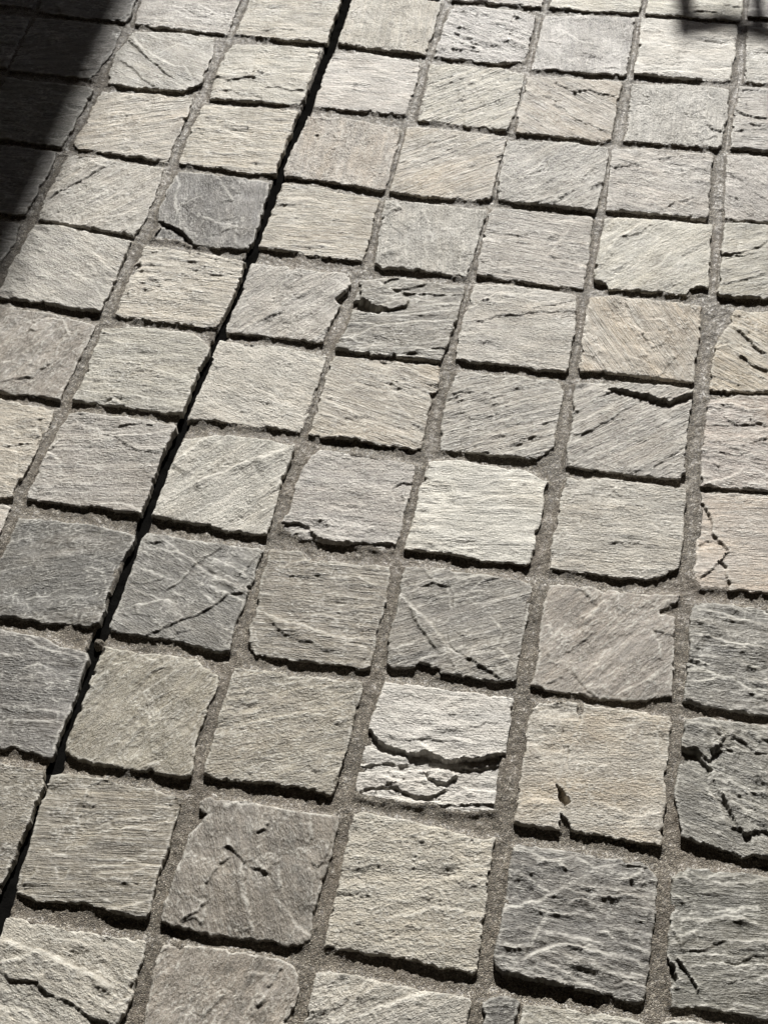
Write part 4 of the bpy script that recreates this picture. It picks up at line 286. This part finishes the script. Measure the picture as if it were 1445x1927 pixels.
# ------------------------------------------------------------------ one riven stone
DEPTH = .046
def relief(x, y, style, feats, seed, cell):
    tint, ang, und, band, saw, sp, grain, acc = style
    a = math.radians(ang); ca, sa = math.cos(a), math.sin(a)
    if ca < 0: ca, sa = -ca, -sa; a += math.pi
    u = x*ca+y*sa; v = -x*sa+y*ca
    z = 1.25*und*(.55*noise(x/55, y/55, seed)+.30*noise(x/22, y/22, seed+1))
    vw = v+1.6*noise(u/40, v/22, seed+2)+.4*noise(u/9, v/9, seed+3)
    z += .95*band*(.9*noise(u/46, vw/2.5, seed+4)+.45*noise(u/15, vw/3.6, seed+5)+.35*noise(u/60, vw/7, seed+6))
    patch = .45+.55*np.clip(.5+noise(x/26, y/26, seed+7), 0, 1)
    z += (.10+1.25*grain)*patch*(.5*noise(u/4.6, v/2.6, seed+8)+.6*noise(u/3, v/1.7, seed+9)+.4*noise(x/8, y/8, seed+10))
    mid = noise(u/30, v/8.5, seed+26)+.55*noise(u/15, v/4.8, seed+27)+.5*noise((u+v)/17, (v-u)/11, seed+28)
    mm_ = (.28+.85*band+.75*grain)*np.clip(.55+.8*noise(x/38, y/38, seed+29), .15, 1.1)
    z += mm_*(mid+.35*np.abs(mid))
    q = 2.3*noise(u/30, v/15, seed+21)+1.1*noise(u/11, v/6, seed+22)+.35*noise(x/4, y/4, seed+23)+.15*noise(x/2, y/2, seed+24)
    fq = q-np.floor(q); amp_ = (.36+.45*grain+.35*band)*np.clip(.45+1.1*noise(x/32, y/32, seed+25), .1, 1)
    z += amp_*(np.floor(q)+sstep((fq-.76)/.24)-.55*fq)                     # thin cleft flakes with crisp rims
    if saw:
        ph = v/sp+1.0*noise(u/48, v/30, seed+11)+.35*noise(u/14, v/12, seed+12)+.12*noise(u/4, v/4, seed+13)
        f = ph-np.floor(ph); wd = (2.6 if saw > 0 else .9)/sp
        prof = np.where(f > 1-wd, (1-f)/wd, f/(1-wd))
        msk = sstep(.4+1.0*noise(u/(30 if saw > 0 else 75), v/9, seed+14))
        z += (1.75 if saw > 0 else .95)*abs(saw)*msk*(prof if saw > 0 else 1-prof)
    wx = x+1.1*noise(x/4.4, y/4.4, seed+15)+.45*noise(x/2, y/2, seed+16)+1.6*noise(x/13, y/13, seed+17)*.6
    wy = y+1.1*noise(x/4.4, y/4.4, seed+18)+.45*noise(x/2, y/2, seed+19)+1.6*noise(x/13, y/13, seed+20)*.6
    stain = np.zeros_like(x); lit_edge = np.zeros_like(x)
    rl = np.random.RandomState(seed+9); auto = []
    if cell < 3:
        cx_, cy_ = x.mean(), y.mean()
        for k in range(int(3+7*band+2.2*abs(saw)+4*min(grain, .4))):
            th = a+rl.normal(0, .22); L_ = rl.uniform(18, 80); px, py = cx_+rl.uniform(-62, 30), cy_+rl.uniform(-62, 62); line = [(px, py)]
            while L_ > 0:
                st_ = rl.uniform(5, 13); th += rl.normal(0, .28); th += (a-th)*.25; px += st_*math.cos(th); py += st_*math.sin(th); line.append((px, py)); L_ -= st_
            isb = rl.rand() < (.6 if saw <= .3 else .93); auto.append(('b' if isb else 'd', rl.uniform(.3, 1.05)*(1 if isb else .45), line))
    feats = list(feats)+auto
    for k, (kind, amp, pts) in enumerate(feats):
        if kind in 'db':
            d, tp = line_sd(wx, wy, pts)
            if kind == 'b': d = -d
            vary = .72+.28*np.clip(.6+noise(x/9, y/9, seed+30+k), 0, 1.2)
            L = sum(math.dist(pts[i], pts[i+1]) for i in range(len(pts)-1))
            wd = min(9+3.0*amp, .35*L+3)
            amp = .3+amp*1.45 if kind == 'b' else .25+amp*.62
            wst = 1.0 if kind == 'd' else 1.5+.8*amp; t = sstep(d/wst+.5) if kind == 'd' else np.clip(d/wst+.5, 0, 1)
            if kind == 'b': lit_edge = np.maximum(lit_edge, np.exp(-(d/(.45+.22*wst))**2)*tp*np.clip(.62+.8*noise(x/3.6, y/3.6, seed+62+k)+.5*noise(x/11, y/11, seed+63+k), 0, 1)*min(1, .25+amp/3.2))
            z += .85*amp*tp*vary*(t*np.exp(-np.maximum(d, 0)/wd)-(.35 if kind == 'b' else .1)*(1-t)*np.exp(np.minimum(d, 0)/(wd*.6)))
        elif kind == 'g':
            d, tp = line_sd(wx, wy, pts); z -= amp*tp*np.exp(-(d/1.1)**2)
        elif kind == 'p':
            d = poly_sd(wx, wy, pts); z += amp*sstep(.5-d/1.4)*(1+.12*noise(x/5, y/5, seed+40+k))
        elif kind == 'r':
            d = poly_sd(wx, wy, pts)
            rg = np.random.RandomState(seed+50); q = np.zeros_like(x); bx = [min(p[0] for p in pts), max(p[0] for p in pts), min(p[1] for p in pts), max(p[1] for p in pts)]
            for num, hgt, tl in ((7, .55, .03), (16, .16, .03)):             # broken facets, then crumpled rock
                ox = rg.uniform(bx[0], bx[1], num); oy = rg.uniform(bx[2], bx[3], num)
                d1 = np.hypot(wx[..., None]*.7+4*noise(x/9, y/9, seed+53)[..., None]-ox*.7, wy[..., None]+3*noise(x/7, y/7, seed+55)[..., None]-oy)
                ds_ = np.sort(d1, -1); n1 = d1.argmin(-1); bl_ = sstep((ds_[...,1]-ds_[...,0])/3)
                hh = rg.uniform(-1, 1, num)*hgt; gx_ = rg.normal(0, tl, num); gy_ = rg.normal(0, tl, num)
                q += (hh[n1]+gx_[n1]*(x-ox[n1])+gy_[n1]*(y-oy[n1]))*(.35+.65*bl_)
            q = np.tanh(1.3*q)*.85+.34*(2*np.abs(noise(u/24, v/14, seed+56))-.7)+.2*(2*np.abs(noise(u/11, v/6.5, seed+57))-.7)+.09*(2*np.abs(noise(u/5, v/3.4, seed+58))-.7)
            z += amp*sstep(.5-d/3)*(q+.10*noise(x/4, y/4, seed+52)+.06*noise(x/2.2, y/2.2, seed+54)-.1)
        elif kind == 'x':
            for px, py in pts:
                rr = np.hypot(wx-px, (wy-py))/(amp*1.25)*(1+.35*noise(x/4, y/4, seed+60+k))
                stain = np.maximum(stain, sstep(1.35-rr))
    return z, u, v, stain, lit_edge

def make_stone(outline, style, feats, cell, seed):
    """returns mesh (metres, local to its centre) and centre; outline and features in millimetres"""
    P = np.array(outline, float); c = P.mean(0); lo = P.min(0)-3.5; hi = P.max(0)+3.5
    X, Y = np.meshgrid(np.arange(lo[0], hi[0]+cell, cell), np.arange(lo[1], hi[1]+cell, cell))
    ex = .75*noise(X/7, Y/7, seed+70)+.45*noise(X/3, Y/3, seed+71)+1.3*noise(X/19, Y/19, seed+74)
    ey = .75*noise(X/7, Y/7, seed+72)+.45*noise(X/3, Y/3, seed+73)+1.3*noise(X/19, Y/19, seed+75)
    sd = poly_sd(X+ex, Y+ey, P)
    sd = sd+5.5*np.clip(noise(X/9, Y/9, seed+79)-.5, 0, 1)+2.5*np.clip(noise(X/4.5, Y/4.5, seed+80)-.55, 0, 1)   # chips bitten out of the arris
    gy, gx = np.gradient(sd, cell); gl = np.maximum(np.hypot(gx, gy), .4)
    near = np.abs(sd) < .62*cell
    out = (sd >= .62*cell)
    mv = np.where(near, sd, np.where(out & (sd < 2.2*cell), sd-.5, 0))
    mv = np.clip(mv, -cell, 1.6*cell)
    X2 = X-mv*gx/gl/gl; Y2 = Y-mv*gy/gl/gl
    z, u, v, stain, lit_edge = relief(X2, Y2, style, feats, seed, cell)
    d = np.where(near, 0, np.maximum(-sd, 0))
    r = np.where(gy > .5, 2.1, 1.0)+.7*noise(X/5, Y/5, seed+76)+2.2*np.clip(noise(X/11, Y/11, seed+77)-.25, 0, 1)
    k = np.clip(1-d/np.maximum(r, .3), 0, 1)
    z -= r*(1-np.sqrt(np.maximum(1-k*k, 0)))*.8 + .3*np.exp(-d/4)
    rng = np.random.RandomState(seed)
    z += rng.uniform(-.9, .9)+(X-c[0])/70*rng.uniform(-.6, .6)+(Y-c[1])/70*rng.uniform(-.6, .6)
    z = np.maximum(z, -6.5 if not any(f[0] == 'p' and f[1] < -7 for f in feats) else -11)
    def blur(q):
        for ax in (0, 1): q = (np.roll(q, 1, ax)+2*q+np.roll(q, -1, ax))/4
        return q
    zi = np.where(out, z-1.2, z); bl = blur(blur(zi)); wear_highlight = np.clip((zi-bl)/.17, 0, 1)*np.clip(.65+.6*noise(X/7, Y/7, seed+78), .15, 1)
    wear_highlight = np.where(out, 0, np.maximum(wear_highlight, .7*blur(wear_highlight)))              # abraded, paler crests and arrises
    wear_highlight = np.where(out, 0, np.maximum(wear_highlight, .8*lit_edge))  # highlight painted into the colour along sun-facing ridge lines
    z = np.where(out, -DEPTH*1000, z)
    o = out; allout = o[:-1,:-1]&o[1:,:-1]&o[:-1,1:]&o[1:,1:]
    S = np.stack([u/1000+seed*.37 % 9, v/1000, np.full_like(u, (seed*.173) % 7)], -1)
    me = grid_mesh('sandstone_sett', (X2-c[0])/1000, (Y2-c[1])/1000, z/1000, ~allout, [('strata', 'FLOAT_VECTOR', S), ('stain', 'FLOAT', stain), ('wear_highlight', 'FLOAT', wear_highlight), ('lamina', 'FLOAT', np.full_like(stain, style[3])), ('pitting', 'FLOAT', np.full_like(stain, style[6]))])
    return me, (c[0]/1000, c[1]/1000, 0)

# ------------------------------------------------------------------ the paving: mortar bed with an open slot, then every sett
COLS = 'QRSTABCDE'
surveyed = {(COLS.index(s[0][0])-4, int(s[0][1:])): s for s in STONES}
allst = []          # (outline, style, feats, cell, seed, key)
for n_, (key, ol, style, feats) in enumerate(STONES):
    yy = np.mean([p[1] for p in ol])
    allst.append((ol, style, feats, float(np.clip(1.18+.00022*(yy+500), 1.15, 1.55)), 101+n_*97, key))
R_ = np.random.RandomState(5)
for ci in range(-6, 8):
    for ri in range(-4, 14):
        if (ci, ri) in surveyed: continue
        cx = (ci*.15-OFF[0]-(.0034 if ci < 0 else 0))*1000; cy = (-ri*.15-OFF[1])*1000
        h = 68; pts = []
        for sx, sy in ((-1,1),(1,1),(1,-1),(-1,-1)):
            jx, jy = R_.uniform(-3, 3, 2); k = R_.uniform(4, 10)
            a = (cx+sx*(h-k)+jx, cy+sy*h+jy); b = (cx+sx*h+jx, cy+sy*(h-k)+jy)
            pts += [a, b] if sx*sy > 0 else [b, a]
        st = (R_.choice(list('LBGgPtTV')), R_.uniform(-60, 60), 1.2, R_.uniform(.1, .4), R_.uniform(-.6, .6), 12., R_.uniform(.15, .4), .4)
        allst.append((pts, st, [], 4.0, 9001+(ci+20)*131+(ri+20)*17, None))

sl_ = [(SLOT[0][0], 1500.)]+SLOT+[(SLOT[-1][0], -1300.)]
def mortar_mesh(name, G, x0, x1, y0, y1, hole=None, dz=0.):
    MX, MY = np.meshgrid(np.arange(x0, x1+G, G), np.arange(y0, y1+G, G))
    SDF = np.full(MX.shape, 14.)
    for ol, *_ in allst:
        P = np.array(ol); lo = P.min(0)-14; hi = P.max(0)+14
        i0, i1 = np.clip(((np.array([lo[0], hi[0]])-x0)/G).astype(int)+(0, 1), 0, MX.shape[1])
        j0, j1 = np.clip(((np.array([lo[1], hi[1]])-y0)/G).astype(int)+(0, 1), 0, MX.shape[0])
        if i1 > i0 and j1 > j0:
            SDF[j0:j1, i0:i1] = np.minimum(SDF[j0:j1, i0:i1], poly_sd(MX[j0:j1, i0:i1], MY[j0:j1, i0:i1], P))
    SLX = np.interp(MY[:,0], [p[1] for p in sl_][::-1], [p[0] for p in sl_][::-1])[:,None]
    ds = np.abs(MX-SLX+1.0*noise(MX/6, MY/6, 7)+.8*noise(MX/20, MY/20, 8))
    keep = SDF > -3-1.2*G
    if hole: keep &= ~((MX > hole[0]) & (MX < hole[1]) & (MY > hole[2]) & (MY < hole[3]))
    MZ = np.full(MX.shape, -7.6)
    xs, ys = MX[keep], MY[keep]; sdv = np.maximum(SDF[keep], 0)
    zz = -5.5+1.3*noise(xs/45, ys/45, 11)+.8*noise(xs/12, ys/12, 12)+.5*noise(xs/4.2, ys/4.2, 13)+.6*noise(xs/2.1, ys/2.1, 14)+dz
    zz += 2.6*np.exp(-sdv/3.0)
    st = sstep((8.2-ds[keep])/1.6)
    MZ[keep] = zz*(1-st)+(-44+1.5*noise(xs/5, ys/5, 15))*st
    kq = keep[:-1,:-1]&keep[1:,:-1]&keep[:-1,1:]&keep[1:,1:]
    return grid_mesh(name, MX/1000, MY/1000, MZ/1000, kq, sharp=0)
x0, x1, y0, y1 = -1130., 1010., -1060., 1320.
VIS = (-900., 720., -720., 1120.)
pav = link('stone_pavement', mortar_mesh('mortar_bed', 1.7, *VIS), M_MORTAR)
pav['kind'] = 'structure'; pav['label'] = 'courtyard paving of square riven sandstone setts in sandy mortar'
link('outer_mortar', mortar_mesh('outer_mortar', 5.0, x0, x1, y0, y1, (VIS[0]+8, VIS[1]-8, VIS[2]+8, VIS[3]-8), -.8), M_MORTAR, pav)
# black strip laid in the open slot in place of its shade
ys = np.arange(-1060., 1318., 4.); xs = np.interp(ys, [p[1] for p in sl_][::-1], [p[0] for p in sl_][::-1])
off = np.linspace(-11, 11, 9)[None, :]; FX = xs[:,None]+off; FY = np.repeat(ys[:,None], 9, 1)
FZ = -8.5-2.2*(1-(off/11)**2)+1.3*noise(FX/6, FY/9, 91)+.7*noise(FX/2.5, FY/3, 92)
jf = link('slot_shade', grid_mesh('slot_shade', FX/1000, FY/1000, FZ/1000, np.ones((len(ys)-1, 8), bool), sharp=0), plain('slot_shade_black', (.006, .0058, .0055), .8, 0, .5, 400), pav)
jb = jf.data.materials[0].node_tree.nodes['Principled BSDF']; jb.inputs['Specular IOR Level'].default_value = 0; jb.inputs['Roughness'].default_value = 1
jf['label'] = 'black strip standing for the shade in the long open slot'
LABELS = {'T3': 'dark grey stone with flaking skin and a broken lower edge', 'B4': 'dark brown-grey stone with a deep hole and ledges', 'C8': 'pale stone whose lower half breaks into deep ragged ledges', 'E8': 'very rough dark stone with a boulder-like broken face', 'C6': 'smooth whitish stone, the palest of the paving', 'D8': 'pinkish stone split by a crack with a notch at its foot', 'D4': 'warm tan stone with diagonal banding', 'T7': 'smooth slate-grey stone beside the open slot', 'A7': 'dark green-grey stone crossed by diagonal ridges', 'D9': 'green-grey stone covered in fine bright wavy ridges', 'E7': 'green-grey stone with long bright parallel ridges', 'B0': 'lilac-grey stone with crumpled flaky surface', 'A6': 'pale stone with a long diagonal bright ridge', 'B9': 'brown stone with damp spots and an arched crack', 'C9': 'light pinkish stone with evenly pitted surface', 'D5': 'grey stone with a raised ledge along its upper edge', 'E6': 'sandy stone with a flaked-off side', 'T5': 'light grey stone with a small black lichen spot'}
for ol, style, feats, cell, seed, key in allst:
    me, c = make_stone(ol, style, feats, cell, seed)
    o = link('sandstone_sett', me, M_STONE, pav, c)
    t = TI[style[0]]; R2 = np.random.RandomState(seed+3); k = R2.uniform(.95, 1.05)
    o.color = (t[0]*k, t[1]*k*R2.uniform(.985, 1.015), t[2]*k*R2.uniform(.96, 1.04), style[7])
    if key in LABELS: o['label'] = LABELS[key]
# a crumb of mortar wedged in the open slot
cx = np.linspace(-7, 7, 15); CX, CY = np.meshgrid(cx, cx)
rr = np.hypot(CX, CY*.8)/6*(1+.2*noise(CX/3, CY/3, 3))
CZ = 1.5-10*rr**2.5+.9*noise(CX/2, CY/2, 4)
crumb = link('mortar_crumb', grid_mesh('mortar_crumb', CX/1000, CY/1000, np.maximum(CZ, -16)/1000, np.ones((14, 14), bool)), M_MORTAR, pav, (CRUMB[0]/1000, CRUMB[1]/1000, -.003))
crumb['label'] = 'small pale crumb of mortar wedged in the open slot'

# ------------------------------------------------------------------ ground beyond the paving
X0, X1, Y0, Y1 = x0/1000+.002, (x1-4)/1000, y0/1000+.002, (y1-4)/1000; B = 14.
vs = [(-B,-B),(B,-B),(B,B),(-B,B),(X0,Y0),(X1,Y0),(X1,Y1),(X0,Y1)]
me = bpy.data.meshes.new('ground'); me.from_pydata([(a, b, -.008) for a, b in vs], [], [(0,1,5,4),(1,2,6,5),(2,3,7,6),(3,0,4,7)]); me.update()
gr = link('ground', me, plain('compacted_sand', (.30, .26, .2), .9, 0, .5, 300)); gr['kind'] = 'structure'

# ------------------------------------------------------------------ boundary wall whose top edge throws the big shadow
def boxmesh(name, parts):
    V = []; Fc = []
    for (a, b, c), (d, e, f) in parts:
        n = len(V); V += [(a,b,c),(d,b,c),(d,e,c),(a,e,c),(a,b,f),(d,b,f),(d,e,f),(a,e,f)]
        Fc += [tuple(n+i for i in q) for q in ((0,3,2,1),(4,5,6,7),(0,1,5,4),(1,2,6,5),(2,3,7,6),(3,0,4,7))]
    me = bpy.data.meshes.new(name); me.from_pydata(V, [], Fc); me.update(); return me
HW = 3.0; sh = HW/math.tan(ELEV)
A_ = Vector(WL[0])-Vector((SD.x, SD.y))*sh; B_ = Vector(WL[1])-Vector((SD.x, SD.y))*sh
dr = (A_-B_).normalized(); ang = math.atan2(dr.y, dr.x); base = B_-dr*8.7
wall = bpy.data.objects.new('boundary_wall', None); COL.objects.link(wall); wall.location = (base.x, base.y, 0); wall.rotation_euler = (0, 0, ang)
wall['label'] = 'tall dark rendered boundary wall beside the paving casting the straight shadow'; wall['category'] = 'wall'
# local x runs along the wall, local y = 0 is its face towards the paving
link('wall_body', boxmesh('wall_body', [((0, .03, -.05), (14.0, .25, HW-.06))]), plain('dark_render', (.16, .15, .14), .9, 0, .5, 90), wall)
link('coping', boxmesh('coping', [((-.02, 0, HW-.06), (14.02, .28, HW))]), plain('coping_concrete', (.3, .29, .27), .85), wall)

# ------------------------------------------------------------------ garden chair standing beyond the paving in view; its back rails throw the small shadow
def tube(pts, r, seg=10):
    V = []; Fc = []
    pts = [Vector(p) for p in pts]
    for i, p in enumerate(pts):
        t = (pts[min(i+1, len(pts)-1)]-pts[max(i-1, 0)]).normalized()
        up = Vector((0, 0, 1)) if abs(t.z) < .9 else Vector((0, 1, 0))
        a = t.cross(up).normalized(); b = t.cross(a)
        for s in range(seg):
            q = 2*math.pi*s/seg; V.append(p+a*r*math.cos(q)+b*r*math.sin(q))
    for i in range(len(pts)-1):
        for s in range(seg):
            Fc.append((i*seg+s, i*seg+(s+1) % seg, (i+1)*seg+(s+1) % seg, (i+1)*seg+s))
    Fc += [tuple(range(seg))[::-1], tuple((len(pts)-1)*seg+s for s in range(seg))]
    me = bpy.data.meshes.new('tube'); me.from_pydata([tuple(v) for v in V], [], Fc); me.update()
    me.polygons.foreach_set('use_smooth', [True]*len(Fc)); me.set_sharp_from_angle(angle=math.radians(50)); return me
HC = 1.05; sc_ = HC/math.tan(ELEV)
pL = Vector(CH[0])-Vector((SD.x, SD.y))*sc_
pR = Vector(CH[1])-Vector((SD.x, SD.y))*sc_; dx = (pR-pL).normalized()
ch = bpy.data.objects.new('garden_chair', None); COL.objects.link(ch)
ch.location = (pL.x, pL.y, -.008); ch.rotation_euler = (0, 0, math.atan2(dx.y, dx.x))
ch['label'] = 'dark metal garden chair with barred back whose shadow reaches the paving'; ch['category'] = 'chair'
MC = plain('dark_painted_metal', (.03, .03, .032), .45, .3, .1, 200)
# back in the local plane y = 0, seat extends to +y (towards the sun); x from 0 to .46
WB = .44; GAP = .1083
link('back_post', tube([(0, .05, 0), (0, .03, .45), (0, 0, HC)], .015), MC, ch)
link('back_post', tube([(WB, .05, 0), (WB, .03, .45), (WB, 0, HC)], .015), MC, ch)
link('top_rail', tube([(-.015, 0, HC+.004), (.03, 0, HC-.008), (.065, 0, HC-.012), (.11, 0, HC+.002), (WB/2, 0, HC+.03), (WB-.11, 0, HC+.002), (WB-.065, 0, HC-.012), (WB-.03, 0, HC-.008), (WB+.015, 0, HC+.004)], .017), MC, ch)
for k in (1, 2, 3): link('back_bar', tube([(k*GAP, .03, .44), (k*GAP, 0, HC)], .012), MC, ch)
link('leg', tube([(0, .46, 0), (0, .45, .44)], .011), MC, ch); link('leg', tube([(WB, .46, 0), (WB, .45, .44)], .011), MC, ch)
for k in range(8): link('seat_slat', boxmesh('seat_slat', [((-.005, .035+k*.054, .44), (WB+.005, .035+k*.054+.04, .455))]), MC, ch)
for x in (0, WB): link('seat_rail', tube([(x, .03, .43), (x, .46, .43)], .01), MC, ch)

# ------------------------------------------------------------------ veranda and house wall added unseen behind and above the camera to block sky light
ver = bpy.data.objects.new('roof_sky_blocker', None); COL.objects.link(ver); ver.location = (0, 0, 0)
ver['label'] = 'timber veranda with boarded roof on posts, unseen, added to block sky light'; ver['category'] = 'roof_sky_blocker'
MT = plain('blocker_timber', (.12, .085, .055), .7, 0, .4, 40)
for k in range(26): link('blocker_board', boxmesh('blocker_board', [((-.95, -3.18+k*.2475, 2.72), (3.9, -3.18+k*.2475+.243, 2.745))]), MT, ver)
for k in range(6): link('blocker_rafter', boxmesh('blocker_rafter', [((-.9+k*.93, -3.17, 2.58), (-.84+k*.93, 3.22, 2.718))]), MT, ver)
link('blocker_fascia', boxmesh('blocker_fascia', [((-.97, 3.26, 2.57), (3.92, 3.285, 2.76))]), MT, ver)
link('blocker_post', boxmesh('blocker_post', [((3.6, 3.0, -.05), (3.72, 3.12, 2.58))]), MT, ver)
link('blocker_post', boxmesh('blocker_post', [((3.6, -.4, -.05), (3.72, -.28, 2.58))]), MT, ver)
hw = bpy.data.objects.new('rear_sky_blocker', None); COL.objects.link(hw); hw.location = (1.5, -3.2, 0)
hw['label'] = 'unseen rendered wall with a plain door, added to block sky light behind the added veranda'; hw['category'] = 'wall'
link('wall_body', boxmesh('wall_body', [((-3.2, -.3, -.05), (3.2, 0, 3.2))]), plain('rear_blocker_render', (.32, .30, .27), .9, 0, .4, 80), hw)
link('door', boxmesh('door', [((-.45, .002, -.005), (.45, .04, 2.05))]), MT, hw)  # door of the added rear wall
link('blocker_door_handle', tube([(.36, .04, 1.0), (.36, .09, 1.0), (.26, .09, 1.0)], .01), MC, hw)
side_blocker = bpy.data.objects.new('side_sky_blocker', None); COL.objects.link(side_blocker); side_blocker.location = (4.1, 1.9, 0)  # unseen side wall added to cut sky light
side_blocker['label'] = 'unseen rendered wall added to block sky light opposite the dark boundary wall'; side_blocker['category'] = 'wall'
MR = plain('blocker_render', (.22, .21, .19), .9, 0, .4, 80)
link('wall_body', boxmesh('wall_body', [((-.12, -5.0, -.05), (.12, 5.2, 2.9))]), MR, side_blocker)
link('coping', boxmesh('coping', [((-.15, -5.02, 2.903), (.15, 5.22, 2.96))]), plain('blocker_coping', (.28, .27, .25), .85), side_blocker)
far = bpy.data.objects.new('front_sky_blocker', None); COL.objects.link(far); far.location = (1.5, 8.2, 0)  # unseen block opposite, added to shut out the low sky
far['label'] = 'low rendered outbuilding with a flat roof, unseen, added to block low sky light'; far['category'] = 'sky_blocker'
link('wall', boxmesh('wall', [((-2.45, 0, -.05), (2.45, 2.2, 3.1))]), MR, far)
link('roof', boxmesh('roof', [((-2.6, -.15, 3.103), (2.6, 2.35, 3.2))]), MT, far)  # roof of the added front block
link('door', boxmesh('door', [((-.5, -.03, -.005), (.5, -.002, 2.05))]), MT, far)  # door of the added front block
for wx_ in (-1.6, 1.1):
    wn = link('window', boxmesh('window', [((wx_, -.03, 1.0), (wx_+.6, -.002, 1.9))]), MT, far)  # window of the added front block
    link('pane', boxmesh('pane', [((wx_+.05, -.036, 1.05), (wx_+.55, -.031, 1.85))]), plain('window_glass', (.04, .045, .05), .08, 0, 0), wn)
